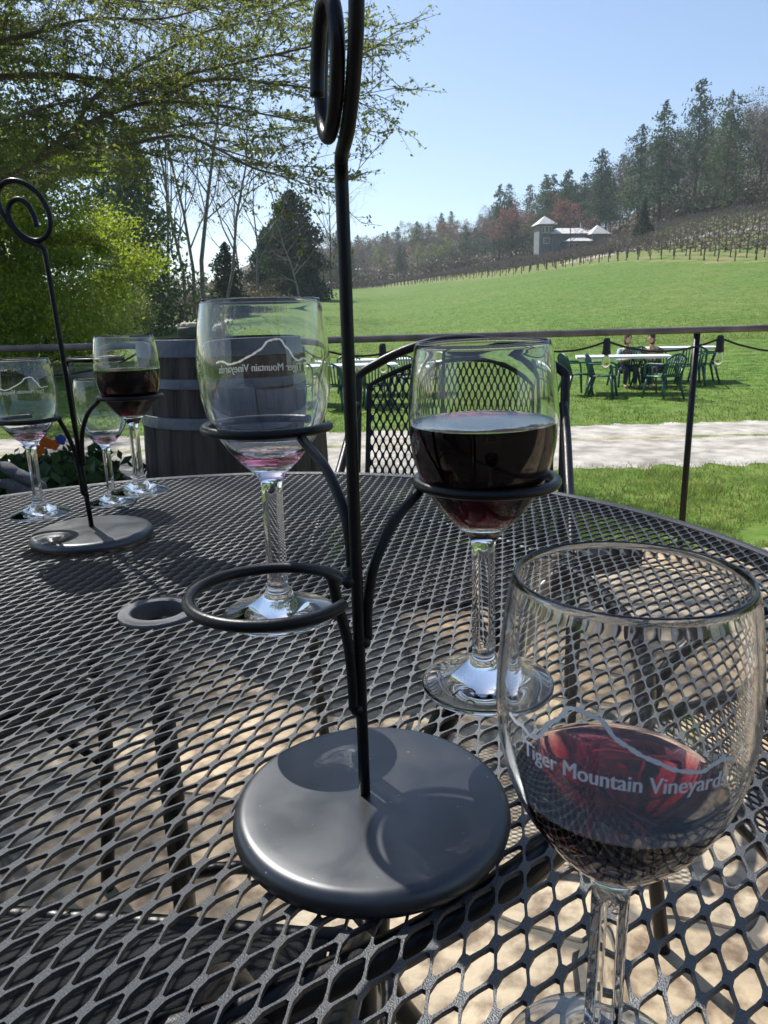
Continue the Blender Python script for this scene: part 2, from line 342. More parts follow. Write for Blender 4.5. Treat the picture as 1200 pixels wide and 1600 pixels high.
# patio
def build_patio():
    m = mat('flagstone', rough=.8, spec=.3); n = m.node_tree.nodes; L = m.node_tree.links; b = n['Principled BSDF']
    tc = n.new('ShaderNodeTexCoord'); zz = n.new('ShaderNodeTexNoise'); zz.inputs['Scale'].default_value = 2.5; zz.inputs['Detail'].default_value = 3; L.new(tc.outputs['Object'], zz.inputs['Vector'])
    mm = n.new('ShaderNodeMix'); mm.data_type = 'RGBA'; mm.blend_type = 'ADD'; mm.inputs[0].default_value = .12; L.new(tc.outputs['Object'], mm.inputs[6]); L.new(zz.outputs['Color'], mm.inputs[7])
    v1 = n.new('ShaderNodeTexVoronoi'); v1.inputs['Scale'].default_value = 2.6; v2 = n.new('ShaderNodeTexVoronoi'); v2.feature = 'DISTANCE_TO_EDGE'; v2.inputs['Scale'].default_value = 2.6
    L.new(mm.outputs[2], v1.inputs['Vector']); L.new(mm.outputs[2], v2.inputs['Vector'])
    r = n.new('ShaderNodeValToRGB'); e = r.color_ramp.elements; e[0].color = (.4, .31, .21, 1); e[1].color = (.5, .44, .33, 1); x = e.new(.5); x.color = (.46, .41, .32, 1); x = e.new(.75); x.color = (.48, .36, .23, 1)
    L.new(v1.outputs['Color'], r.inputs[0])
    z2 = n.new('ShaderNodeTexNoise'); z2.inputs['Scale'].default_value = 22; z2.inputs['Detail'].default_value = 10; L.new(tc.outputs['Object'], z2.inputs['Vector'])
    r2 = n.new('ShaderNodeValToRGB'); r2.color_ramp.elements[0].position = .36; r2.color_ramp.elements[0].color = (.4, .34, .3, 1); r2.color_ramp.elements[1].position = .56; r2.color_ramp.elements[1].color = (1.15, 1.12, 1.05, 1); L.new(z2.outputs['Fac'], r2.inputs[0])
    mu = n.new('ShaderNodeMix'); mu.data_type = 'RGBA'; mu.blend_type = 'MULTIPLY'; mu.inputs[0].default_value = .9; L.new(r.outputs[0], mu.inputs[6]); L.new(r2.outputs[0], mu.inputs[7])
    g = n.new('ShaderNodeMapRange'); g.inputs[1].default_value = .012; g.inputs[2].default_value = .035; L.new(v2.outputs['Distance'], g.inputs[0])
    mj = n.new('ShaderNodeMix'); mj.data_type = 'RGBA'; mj.inputs[6].default_value = (.13, .12, .1, 1); L.new(g.outputs[0], mj.inputs[0]); L.new(mu.outputs[2], mj.inputs[7]); L.new(mj.outputs[2], b.inputs['Base Color'])
    ad = n.new('ShaderNodeMath'); ad.operation = 'MULTIPLY_ADD'; ad.inputs[1].default_value = .5; L.new(z2.outputs['Fac'], ad.inputs[0]); L.new(g.outputs[0], ad.inputs[2])
    bu = n.new('ShaderNodeBump'); bu.inputs['Strength'].default_value = .9; bu.inputs['Distance'].default_value = .015; L.new(ad.outputs[0], bu.inputs['Height']); L.new(bu.outputs[0], b.inputs['Normal'])
    o = MB().box((0, -.22, -.36), (14, 6.36, .72)).build('patio', m, smooth=False); o['kind'] = 'structure'
build_patio()
# ------------------------------------------------------------------ expanded metal
def sheet(Lw, Sw, sw, bw, inside, clamp, th, ang, org=(0, 0), xf=None, ext=1.0):
    """expanded metal: long pitch Lw, short pitch Sw, strand width sw, bond half-length bw"""
    a, b = Lw/2, Sw/2; D = math.hypot(a, b); off = a*b/D - sw/2   # hole edge: b*x + a*y = off*D
    xs = bw; yb = (off*D-b*xs)/a; xt = off*D/b - .12*a
    yt = (off*D-b*xt)/a
    hole = [(xt, -yt), (xt, yt), (xs+.45*(xt-xs), (off*D-b*(xs+.45*(xt-xs)))/a*1.1), (xs, yb), (-xs, yb), (-xs-.45*(xt-xs), (off*D-b*(xs+.45*(xt-xs)))/a*1.1),
            (-xt, yt), (-xt, -yt), (-xs-.45*(xt-xs), -(off*D-b*(xs+.45*(xt-xs)))/a*1.1), (-xs, -yb), (xs, -yb), (xs+.45*(xt-xs), -(off*D-b*(xs+.45*(xt-xs)))/a*1.1)]
    out = [(a, -1e-5), (a, 1e-5), (a*.55, b*.45), (a*.2, b*.8), (-a*.2, b*.8), (-a*.55, b*.45), (-a, 1e-5), (-a, -1e-5), (-a*.55, -b*.45), (-a*.2, -b*.8), (a*.2, -b*.8), (a*.55, -b*.45)]
    out = [(a, 0), (a, 0), (a*.55, b*.45), (0, b), (0, b), (-a*.55, b*.45), (-a, 0), (-a, 0), (-a*.55, -b*.45), (0, -b), (0, -b), (a*.55, -b*.45)]
    N = 12; ca, sa = math.cos(ang), math.sin(ang); V = []; F = []
    rx = int(ext/a)+2; ry = int(ext/b)+2
    for i in range(-rx, rx+1):
        for j in range(-ry, ry+1):
            if (i+j) & 1: continue
            cx, cy = i*a, j*b
            X = org[0]+cx*ca-cy*sa; Y = org[1]+cx*sa+cy*ca
            if not inside(X, Y): continue
            k = len(V)
            def q(p): 
                x, y = cx+p[0], cy+p[1]; return clamp(org[0]+x*ca-y*sa, org[1]+x*sa+y*ca)
            O = [q(p) for p in out]; H = [q(p) for p in hole]
            V += [(x, y, 0) for x, y in O]+[(x, y, 0) for x, y in H]+[(x, y, -th) for x, y in O]+[(x, y, -th) for x, y in H]
            for t in range(N):
                u = (t+1) % N
                if out[t] != out[u]:
                    F.append((k+t, k+u, k+N+u, k+N+t)); F.append((k+2*N+u, k+2*N+t, k+3*N+t, k+3*N+u))
                else:
                    F.append((k+t, k+N+u, k+N+t)); F.append((k+2*N+t, k+3*N+t, k+3*N+u))
                F.append((k+N+t, k+N+u, k+3*N+u, k+3*N+t))
    if xf: V = [xf(p) for p in V]
    return MB().add(V, F)
# ------------------------------------------------------------------ the mesh table
TC = Vector((-.197, .598)); TR = .598
table = thing('mesh_patio_table', 'round black expanded metal patio table carrying both wine racks', 'table', (TC.x, TC.y, 0))
def tclamp(x, y):
    r = math.hypot(x, y)
    if r > TR-.004: x *= (TR-.004)/r; y *= (TR-.004)/r
    elif r < .026: 
        k = .026/max(r, 1e-4); x *= k; y *= k
    return x, y
nd = onz(136.7, 1493, TZ)      # a joint of the mesh in the photograph fixes the phase
ta = math.atan2(-.835, -.55)
sheet(.0302, .0134, .0015, .0027, lambda x, y: .018 < math.hypot(x, y) < TR+.004, tclamp, .0024, ta, (nd.x-TC.x+math.cos(ta)*.0151, nd.y-TC.y+math.sin(ta)*.0151), lambda p: (p[0], p[1], p[2]+TZ), 1.3).build('tabletop_mesh', M['tablemetal'], table, smooth=False)
b = MB(); b.lathe([(TR-.006, TZ-.016), (TR-.006, TZ+.001), (TR-.004, TZ+.003), (TR+.002, TZ+.003), (TR+.006, TZ), (TR+.007, TZ-.012), (TR+.003, TZ-.018), (TR-.006, TZ-.016)], 160); b.build('rim', M['tablemetal'], table, angle=40)
b = MB(); b.lathe([(.0225, TZ-.012), (.0225, TZ+.0022), (.0232, TZ+.0032), (.0250, TZ+.0036), (.0325, TZ+.0032), (.0338, TZ+.0022), (.034, TZ-.0005), (.0245, TZ-.0005), (.0245, TZ-.012), (.0225, TZ-.012)], 64); b.build('umbrella_hole_ring', M['tablemetal'], table, angle=50)
b = MB()
for rr_ in (.40,): b.tube([(rr_*math.cos(t*math.pi/36), rr_*math.sin(t*math.pi/36), TZ-.012) for t in range(72)], .008, 8, True)
b.build('support_hoop', M['iron'], table)
for k in range(4):
    a = rad(20+90*k); cs, sn = math.cos(a), math.sin(a)
    P = catmull([(.5, 0, TZ-.015), (.40, 0, TZ-.022), (.31, 0, .62), (.22, 0, .45), (.19, 0, .3), (.24, 0, .16), (.36, 0, .05), (.44, 0, .025)], 6)
    MB().tube([(p.x*cs, p.x*sn, p.z) for p in P], .014, 12).build('leg', M['iron'], table)
MB().tube([(.19*math.cos(t*math.pi/24), .19*math.sin(t*math.pi/24), .3) for t in range(48)], .008, 8, True).build('leg_ring', M['iron'], table)
# ------------------------------------------------------------------ glasses
OUT = [(0, 0), (.020, .0006), (.0305, 0), (.0318, .0007), (.0320, .0016), (.0312, .0024), (.026, .0042), (.020, .0062), (.014, .0088), (.0095, .0118), (.0074, .0146), (.0063, .0172), (.0057, .020), (.0055, .03), (.0053, .045), (.0053, .06), (.0054, .072), (.0058, .076), (.0068, .0795),
       (.0092, .0830), (.0133, .0868), (.0178, .0915), (.0222, .0970), (.0262, .1032), (.0295, .1100), (.0320, .1175), (.0337, .1250), (.0345, .1325), (.0347, .1390), (.0344, .1460), (.0337, .1540), (.0327, .1620), (.0316, .1690), (.0308, .1722), (.0304, .1733)]
def smooth_prof(p, n=3):
    q = catmull([(a, 0, b) for a, b in p], n); return [(max(0, v.x), v.z) for v in q]
OUTS = smooth_prof(OUT); oz = [z for r, z in OUTS if z > .08]; orr = [r for r, z in OUTS if z > .08]
def rout(z): return float(np.interp(z, oz, orr))
def rin(z): return max(0, rout(z) - (.0012 + .0025*max(0, (.098-z)/.01) if z < .098 else .0012)) if z > .0885 else 0
INN = [(.0299, .1735), (.0294, .1730)] + [(rin(z), z) for z in np.linspace(.171, .0925, 34)] + [(rin(.0925)*.7, .0898), (rin(.0925)*.35, .0888), (0, .0885)]
def facet(a, z, r):
    k = sstep(z, .019, .024)*(1-sstep(z, .072, .0765))
    if k <= 0: return 1
    s = math.pi/3; t = (a % s)-s/2; return 1+k*(math.cos(s/2)/math.cos(t)-1+.09)
gm_cache = {}
def wine_mesh(level, m, name):
    zs = [z for z in np.linspace(.0925, level, 30)]; e = .00004
    p = [(0, .0885+e), (rin(.0925)*.35-e, .0888+e), (rin(.0925)*.7-e, .0898+e)]+[(rin(z)-e, z) for z in zs]
    R = p[-1][0]; ns = len(p); p += [(R-.0006, level-.0003), (R-.002, level-.0006), (R*.5, level-.0006), (0, level-.0006)]
    me = MB().lathe(p, 128).mesh(name, m)     # 'open' marks the free surface; the wall under it touches the glass
    at = me.attributes.new('open', 'FLOAT', 'FACE'); at.data.foreach_set('value', np.array([1.0 if i >= (ns-1)*128 else 0.0 for i in range(len(me.polygons))], dtype=np.float32))
    return me
def glass_mesh(level):
    inn = [q for q in INN]; zl = level or 0
    for i in range(len(inn)-1):
        if inn[i][1] > zl > inn[i+1][1]: inn.insert(i+1, (rin(zl), zl)); break
    me = MB().lathe(OUTS+inn, 128, rf=facet).mesh('glass_body', M['glass']); me.materials.append(M['wetglass'])
    if level:
        mi = [1 if (len(p.vertices) > 0 and p.index >= (len(OUTS)-1)*128 and max(me.vertices[v].co.z for v in p.vertices) <= zl+1e-5) else 0 for p in me.polygons]
        me.polygons.foreach_set('material_index', mi)
    return me
wm_cache = {}
def textobj(s, size):
    cu = bpy.data.curves.new('lettering', 'FONT'); cu.body = s; cu.size = size; cu.align_x = 'CENTER'; cu.resolution_u = 4; cu.offset = 0
    o = bpy.data.objects.new('tmp', cu); C.objects.link(o); bpy.context.view_layer.update()
    me = bpy.data.meshes.new_from_object(o.evaluated_get(bpy.context.evaluated_depsgraph_get())); bpy.data.objects.remove(o)
    v = [tuple(x.co) for x in me.vertices]; f = [tuple(p.vertices) for p in me.polygons]; bpy.data.meshes.remove(me); return v, f
TXT = textobj('Tiger Mountain Vineyards', .0062)
txw = max(v[0] for v in TXT[0])-min(v[0] for v in TXT[0]); TS = .0515/txw
MTN = [(-.0325, .0075), (-.0295, .0066), (-.0265, .0068), (-.0235, .0056), (-.0205, .0072), (-.018, .0115), (-.0155, .0138), (-.0135, .0170), (-.0105, .0176), (-.0075, .0170), (-.005, .0162), (-.002, .0128), (.001, .0110), (.004, .0092), (.008, .0075), (.0115, .0058), (.015, .0050), (.0185, .0046), (.0215, .0060), (.0245, .0065), (.0275, .0058)]
def lettering(phi, dz=0):
    def wrap(x, z, off=.00025):
        a = phi+x/.0346; r = rout(z)+off; return (r*math.cos(a), r*math.sin(a), z)
    m = MB()
    for q, (sx, sz) in enumerate(((0, 0), (.00014, .00005), (-.00012, .00003))): m.add([wrap(v[0]*TS+sx, .1335+dz+v[1]*TS*1.25+sz, .00025+q*.00003) for v in TXT[0]], TXT[1])
    P = catmull([(x, 0, z) for x, z in MTN], 5); v = []
    for i, p in enumerate(P):
        t = (P[min(i+1, len(P)-1)]-P[max(0, i-1)]).normalized(); h = .00055+.0002*math.sin(i*1.7)*math.sin(i*.6); nx, nz = -t.z*h, t.x*h
        v += [wrap(p.x+nx, .1338+dz*.8+p.z+nz), wrap(p.x-nx, .1338+dz*.8+p.z-nz)]
    m.add(v, [(2*i, 2*i+1, 2*i+3, 2*i+2) for i in range(len(P)-1)]); return m
def make_glass(label, loc, level, phi, tilt=(0, 0), group='stemmed wine glasses', dregs=False, ink=False, dz=0):
    t = thing('wine_glass', label, 'wine glass', loc, 0, group); t.rotation_euler = (tilt[0], tilt[1], 0)
    gk = round(level or 0, 4)
    if gk not in gm_cache: gm_cache[gk] = glass_mesh(level)
    link('glass_body', gm_cache[gk], t)
    if level:
        key = (round(level, 4), dregs)
        if key not in wm_cache: wm_cache[key] = wine_mesh(level, M['dregs' if dregs else 'wine'], 'wine')
        link('wine', wm_cache[key], t)
    if phi is not None: lettering(phi, dz).build('lettering', M['print'], t, smooth=False)
    if ink:
        P = catmull([(-.006, -.001, 0), (-.002, .004, 0), (0, .001, 0), (.003, .004, 0), (.005, .001, 0), (.004, -.003, 0)], 4)
        MB().tube([(p.x-.012, p.y-.019, .0055) for p in P], .0005, 5).build('pen_mark', M['ink'], t)
    return t
def at_h(x, y, h):      # point whose ground distance along Y is h
    return ony(x, y, h)
foot3 = onz(950, 1618, TZ); foot3 = Vector((foot3.x, .184, TZ+.0005))
rim3 = ony(985, 915, .184)
foot3.x = rim3.x
G3 = make_glass('half-full glass of red wine on the table, right foreground, mountain logo facing us', foot3, .113, math.atan2(-.184, -rim3.x)+.02, dz=-.0018)
rimA = ony(406, 467, .395); G1l = Vector((rimA.x, .395, rimA.z-.1735))
G1 = make_glass('nearly empty glass hanging in the near rack, left of its rod, logo mirrored', G1l, .0945, rad(103), dregs=True, dz=.0015)
rimB = ony(762, 532, .3485); G2l = Vector((rimB.x, .3485, rimB.z-.1735))
G2 = make_glass('glass of dark red wine hanging in the near rack right of its tall rod', G2l, .137, None, tilt=(rad(1.5), rad(-1.0)), ink=True)
rA = ony(28, 560, .812); GA = Vector((rA.x, .812, rA.z-.1735))
make_glass('leftmost glass, a drop of wine in it, hanging in the far rack', GA, .0935, rad(118), dregs=True)
rB = ony(193, 524, .823); GB = Vector((rB.x, .823, rB.z-.1735))
make_glass('glass of dark wine hanging in the far rack before the barrel', GB, .1375, None)
fC = onz(176, 786, TZ); GCc = Vector((fC.x, fC.y, TZ+.0006))
make_glass('nearly empty glass standing on the table behind the far rack', GCc, .0935, None, dregs=True)
# ------------------------------------------------------------------ the two racks
BR = .068
def base_mesh():
    R = BR; H = .0135; p = [(0, 0), (R-.006, 0)]+[(R-.0075+.0075*math.cos(t)**.8, .0055+ (.0055 if t < 0 else .0078)*math.sin(t)) for t in np.linspace(-1.5, 1.5, 23)]+[(R-.012, H), (R*.5, H+.0001), (0, H+.0001)]
    return MB().lathe(p, 128)
SP = [(70, 392), (64, 386), (45, 378), (28, 362), (14, 340), (9, 318), (15, 300), (32, 292), (52, 296), (70, 310), (82, 333), (84, 354), (76, 371), (60, 378), (42, 372), (28, 358), (22, 340), (27, 324), (40, 318), (52, 325), (60, 342), (62, 358)]
def make_rack(label, base, pole_xy, kink, udir, rings, lean=(0, 0), offp=0):
    t = thing('wine_glass_rack', label, 'wine rack', (base.x, base.y, TZ), 0, 'wine glass racks')
    o3 = Vector((base.x, base.y, TZ))
    base_mesh().build('base', M['basecoat'], t)
    z0 = .013; top = Vector((kink.x, kink.y, kink.z))-o3
    p0 = Vector((pole_xy.x, pole_xy.y, TZ+z0))-o3
    pts = [p0+(top-p0)*k/12 for k in range(12)]
    ud = Vector((udir[0], udir[1], 0)).normalized(); pr = Vector((0, 0, 1)).cross(ud)
    sp = [top + ud*((70-x)*.00069) + Vector((0, 0, (392-y)*.00069)) + pr*offp*(i/len(SP)) for i, (x, y) in enumerate(SP)]
    pts += [top-Vector((0, 0, .006))] + catmull(sp, 6)[1:]
    MB().tube(pts, .0028, 14).build('spiral_rod', M['iron'], t)
    for (c, gap_a, gap_w, att, zlow, side) in rings:
        c = Vector(c)-o3; r = .0332
        a0 = gap_a+gap_w/2; a1 = gap_a-gap_w/2+2*math.pi; n = 56
        P = [c+Vector((r*math.cos(a0+(a1-a0)*k/n), r*math.sin(a0+(a1-a0)*k/n), 0)) for k in range(n+1)]
        MB().tube(P, .0025, 12).build('ring', M['iron'], t)
        A = c+Vector((r*math.cos(att), r*math.sin(att), -.002)); zl = zlow
        f = (zl-p0.z)/(top.z-p0.z); pp = p0+(top-p0)*f; out = (Vector((A.x, A.y, 0))-Vector((pp.x, pp.y, 0))); ln = out.length; out.normalize()
        pl = pp+out*.0048; dz = A.z-zl
        Q = [pl, pl+Vector((0, 0, dz*.22))+out*ln*.015, pl+Vector((0, 0, dz*.5))+out*(ln*.12), pl+Vector((0, 0, dz*.78))+out*(ln*.42), A-out*.0015-Vector((0, 0, dz*.03)), A+Vector((0, 0, .001))]
        MB().tube(catmull(Q, 7), .0025, 12).build('arm', M['iron'], t)
        MB().sphere(pl+Vector((0, 0, -.001))-out*.002, .0033, 10, 8).build('weld', M['iron'], t)
    return t
bc = onz(577, 1262, TZ+.0135); pb = onz(570, 1240, TZ+.0135); bc = Vector((-.0095, .3185, TZ))
kk = ony(533, 262, pb.y)
def ringc(glassloc, dz=.109): return (glassloc.x, glassloc.y, glassloc.z+dz-.001)
ec = ony(424, 928, .285)
make_rack('near black wine rack, its tall rod crossing the sky and its low ring empty', bc, pb, kk, (.27, -1), [
    ((ec.x, ec.y, ec.z), rad(-3), rad(44), rad(48), .062-.0, 0),
    (ringc(G1l), rad(22), rad(58), rad(-52), .13, 0),
    (ringc(G2l), rad(120), rad(50), rad(192), .095, 0)], offp=-.010)
b2 = onz(141, 827, TZ+.0135); b2 = Vector((-.341, .832, TZ)); p2 = onz(143, 822, TZ+.0135); k2 = ony(70, 391, .832)
rC = ony(150, 561, .905)
make_rack('black wine rack farther off at the left, its spiral top against the bright green tree', b2, p2, k2, (-1, .0), [
    (ringc(GA), rad(80), rad(50), rad(10), .055, 0),
    (ringc(GB), rad(50), rad(70), rad(190), .09, 0),
    ((rC.x, rC.y, rC.z), rad(20), rad(50), rad(215), .11, 0)])
# ------------------------------------------------------------------ mesh-back patio chair
def patio_chair(label, loc, rz, cushion=False):
    t = thing('patio_chair', label, 'chair', loc, rz, 'black metal patio chairs')   # front faces -Y
    W = .5; sz = .42
    def arch(x): return .915-.088*(x/.265)**2
    by = .24
    def bxf(p): return (p[0], by+.10*(p[1]-.45)/.4+p[2], p[1])
    hw = .235
    sheet(.038, .0195, .0042, .0036, lambda x, y: abs(x) < hw+.004 and .43 < y < arch(x)-.045, lambda x, y: (max(-hw, min(hw, x)), max(.44, min(arch(x)-.05, y))), .002, math.pi/2, (0, .6), bxf, .5).build('backrest_mesh', M['iron'], t, smooth=False)
    b = MB(); P = [(-hw, .44)]+[(-hw, .44+(arch(hw)-.49)*k/5) for k in range(1, 5)]+[(x, arch(x)-.05) for x in np.linspace(-hw, hw, 15)]+[(hw, .44+(arch(hw)-.49)*k/5) for k in range(4, 0, -1)]+[(hw, .44)]
    b.tube([bxf((x, y, 0)) for x, y in P], .007, 8, True); b.build('backrest_border', M['iron'], t)
    b = MB(); P = [(-.27, by-.02, 0.0), (-.268, by, .25), (-.265, by+.0, .45)]+[bxf((-.266, z, 0)) for z in (.5, .65, .79)]+[bxf((x, arch(x)-.005, 0)) for x in np.linspace(-.262, .262, 13)]+[bxf((.266, z, 0)) for z in (.79, .65, .5)]+[(.265, by, .45), (.268, by, .25), (.27, by-.02, 0)]
    b.tube(catmull(P, 3), .012, 10); b.build('back_frame', M['iron'], t)
    def cl(x, y): return (max(-.235, min(.235, x)), max(-.225, min(.225, y)))
    sheet(.024, .012, .0024, .0022, lambda x, y: abs(x) < .237 and abs(y) < .227, cl, .002, 0, (0, 0), lambda p: (p[0], p[1], sz+p[2]-.02*(1-(p[0]/.235)**2)), .4).build('seat_mesh', M['iron'], t, smooth=False)
    b = MB(); b.tube(catmull([(-.24, -.2, sz), (-.2, -.235, sz), (.2, -.235, sz), (.24, -.2, sz), (.24, .2, sz), (.2, .235, sz), (-.2, .235, sz), (-.24, .2, sz)], 5, True), .010, 10, True); b.build('seat_frame', M['iron'], t)
    for s in (-1, 1):
        MB().tube(catmull([(s*.255, -.16, 0), (s*.26, -.19, .2), (s*.262, -.205, .36), (s*.266, -.18, .47), (s*.27, -.08, .53), (s*.27, .08, .59), (s*.268, .22, .68), (s*.262, .30, .75)], 6), .0115, 12).build('arm', M['iron'], t)
        MB().tube([(s*.268, by-.01, .30), (s*.258, -.19, .26)], .007, 8).build('side_stretcher', M['iron'], t)
    if cushion:
        v = MB(); n = 14
        for sgn in (0, 1):
            pass
        V = []; F = []
        for i in range(n+1):
            for j in range(n+1):
                x = -.23+.46*i/n; y = -.22+.44*j/n; e = min(1, 6*min(i, n-i)/n)*min(1, 6*min(j, n-j)/n); V.append((x, y, sz+.015+.055*e**.5))
        m0 = len(V); V += [(x, y, sz+.008) for x, y, z in V]
        for i in range(n):
            for j in range(n):
                a = i*(n+1)+j; F.append((a, a+n+1, a+n+2, a+1)); F.append((m0+a, m0+a+1, m0+a+n+2, m0+a+n+1))
        v.add(V, F); cz = v.build('seat_cushion', M['darkcloth'], t)
    return t
cb = ony(715, 600, 1.98)
patio_chair('black mesh-back patio chair beyond the table, in front of the railing', (cb.x-.065, 1.60, 0), rad(-11))
patio_chair('black patio chair pushed under the table at its right side, seen through the tabletop mesh', (.62, .72, 0), rad(-80))
ch3 = patio_chair('black patio chair with dark seat cushion under the near left of the table', (-.31, .34, 0), rad(174), True)
ch4 = patio_chair('black patio chair at the left side of the table below the far rack', (-.78, .98, 0), rad(56), True)
# grey knit folded over the seat/arm of the far-left chair
def knit():
    c = ony(42, 752, 1.36); rn = random.Random(4); m = MB()
    for k, (dx, dy, dz, ln, aa) in enumerate([(-.035, 0, -.028, .13, -.35), (-.01, .01, .0, .12, -.5), (.01, .0, -.05, .16, -.25), (-.05, .02, .02, .10, -.6), (.02, .03, -.075, .2, -.15)]):
        P = [(dx-ln/2+ln*i/8, dy+.008*math.sin(i), dz+math.sin(aa)*(ln*i/8-ln/2)+.012*math.sin(math.pi*i/8)) for i in range(9)]
        m.tube(catmull(P, 3), [.004+.016*math.sin(math.pi*min(1, max(0, i/24)))**.5 for i in range(25)], 14)
    o = m.build('knitted_garment', M['cloth']); o.location = c; o.scale = (.6,)*3; tag(o, 'grey ribbed knit garment behind the leftmost glass beside the flower planter', 'garment'); return o
knit()
# ------------------------------------------------------------------ railing and string lights
RY = 2.92; rz_ = ony(1085, 517, RY).z
rail = thing('railing', 'dark metal handrail with thin posts along the edge of the patio', 'railing', (0, RY, 0))
MB().tube(catmull([(-4, .0, rz_-.012), (-1.2, 0, rz_-.004), (.2, 0, rz_), (1.4, 0, rz_+.004), (4, -.0, rz_+.008)], 10), .0135, 12).build('handrail', M['rail'], rail)
px0 = ony(1078, 660, RY).x
for k in (-3, -2, -1, 0, 1):
    x = px0+k*1.03; MB().tube([(x, 0, -.02), (x, 0, rz_-.01)], .0125, 10).build('post', M['iron'], rail)
sl_ = thing('string_light', 'black cord of clear bulbs strung along underneath the handrail', 'string light', (0, RY-.02, rz_))
hooks = [-1.7, -.9, -.235, .10, .52, .87, 1.305, 1.9, 2.6]; P = []
for a, b_ in zip(hooks, hooks[1:]):
    for k in range(8):
        u = k/8; P.append((a+(b_-a)*u, 0, -.03-.10*(b_-a)*4*u*(1-u)))
MB().tube(P, .004, 6).build('cord', M['rubber'], sl_)
for xx in (-.235, .01, .87, 1.305):
    bb = MB(); bb.lathe([(0, .035), (.010, .033), (.014, .02), (.014, -.008), (.0165, -.02), (.0165, -.028), (0, -.03)], 16, (xx, 0, -.052)); s_ = bb.build('socket', M['rubber'], sl_)
    g_ = MB(); g_.lathe([(.0, 0), (.009, -.002), (.011, -.01), (.016, -.026), (.017, -.036), (.012, -.048), (.005, -.055), (0, -.056)], 20, (xx, 0, -.08)); g_.build('bulb', M['bulb'], sl_)
# ------------------------------------------------------------------ barrel
BX = ony(362, 640, 2.44); BY = 2.5
bar = thing('wine_barrel', 'weathered grey wooden wine barrel with wide metal hoops standing behind the left rack', 'barrel', (BX.x, BY, 0))
def br(z): return .275+.03*math.sin(math.pi*z/.92)
NS = 24
def stave(a, z, r):
    t = (a/(2*math.pi)*NS) % 1; g = min(t, 1-t); return 1-.012*max(0, 1-g/.06)
mw = mat('weathered_oak', (.018, .015, .013), .85, col2=(.075, .06, .05), scale=3, bump=.5, bscale=14, stretch=(8, 8, .7), detail=10)
MB().lathe([(0, .01), (br(0), 0)]+[(br(z), z) for z in np.linspace(.02, .9, 24)]+[(br(.92), .92), (br(.92)-.025, .92), (br(.92)-.028, .89), (0, .89)], NS*10, rf=stave).build('staves', mw, bar, angle=30)
for z0, z1 in ((.0, .05), (.13, .165), (.24, .28), (.43, .48), (.655, .69), (.775, .805), (.868, .92)):
    MB().lathe([(br(z0)+.0005, z0), (br(z0)+.004, z0+.001), (br((z0+z1)/2)+.0045, (z0+z1)/2), (br(z1)+.004, z1-.001), (br(z1)+.0005, z1)], 96).build('hoop', M['hoop'], bar, angle=40)
# ------------------------------------------------------------------ flower planter
pc = ony(75, 740, 2.3); PX = pc.x
pl = thing('flower_planter', 'dark planter of orange and blue pansies on the patio left of the barrel', 'planter', (-1.06, 2.3, 0))
b = MB(); b.lathe([(0, 0), (.17, 0), (.19, .05), (.24, .42), (.255, .43), (.255, .47), (.235, .47), (.22, .43), (0, .43)], 40); b.build('pot', M['planter'], pl, angle=40)
rg = np.random.default_rng(5)
cc = rg.normal(size=(260, 3))*np.array([.10, .10, .03])+np.array([0, 0, .50])
link('foliage', quadmesh('foliage', np.concatenate([leaves(cc+rg.normal(size=cc.shape)*.02, .05, rg, .6) for _ in range(6)]), M['flowerleaf']), pl)
def flower(x, y, z, m):
    v = MB()
    for k in range(5):
        a = 2*math.pi*k/5+x*9; d = Vector((math.cos(a), -.35, math.sin(a)))
        v.sphere((x+.008*d.x, y-.01, z+.008*d.z), .0085, 8, 6, (1, .35, 1))
    v.build('blossom', m, pl)
for u, v_, m in [(78, 692, 'orange'), (86, 694, 'orange'), (72, 690, 'orange'), (64, 702, 'orange'), (60, 706, 'orange'), (60, 672, 'blue'), (55, 675, 'blue'), (66, 676, 'blue'), (97, 686, 'blue')]:
    q = ony(u, v_, 2.08)-Vector((-1.06, 2.3, 0)); flower(q.x, q.y, q.z, M[m])
# ------------------------------------------------------------------ green plastic chairs and white tables on the lawn
def skew(pts, rzv, loc): return pts
def garden_chair_parts():
    out = []
    m = MB(); m.box((0, 0, .42), (.44, .42, .02)); m.box((0, -.215, .405), (.42, .012, .05)); out.append(('seat', m))
    m = MB()
    def bk(x, z): return (x, .2+.14*(z-.42)/.42+.03*(1-(x/.24)**2)*-1*0, z)
    def top(x): return .84-.10*(x/.25)**2
    P = [bk(x, top(x)) for x in np.linspace(-.24, .24, 11)]; m.tube([bk(-.235, .42), bk(-.245, .6)]+P+[bk(.245, .6), bk(.235, .42)], .02, 8)
    for x in np.linspace(-.18, .18, 7): m.tube([bk(x*.9, .42), bk(x, top(x)-.01)], .013, 6)
    m.tube([bk(-.22, .46), bk(.22, .46)], .02, 6); out.append(('backrest', m))
    for s in (-1, 1):
        m = MB(); m.tube(catmull([(s*.25, -.22, .40), (s*.275, -.2, .60), (s*.285, -.12, .655), (s*.285, .05, .66), bk(s*.25, .66)], 4), .019, 8); out.append(('armrest', m))
        m = MB(); m.tube([(s*.21, -.19, .42), (s*.265, -.25, 0)], [.032, .022], 6); out.append(('leg', m))
        m = MB(); m.tube([(s*.2, .18, .42), (s*.255, .30, 0)], [.032, .022], 6); out.append(('leg', m))
    return out
gparts = [(n, m.mesh(n, M['greenplastic'])) for n, m in garden_chair_parts()]
def gchair(px, py, Y, rz, label):
    p = ony(px, py, Y); t = thing('garden_chair', label, 'chair', (p.x, Y, ground_h(p.x, Y)+.0), rad(rz), 'green plastic garden chairs')
    for n, me in gparts: link(n, me, t)
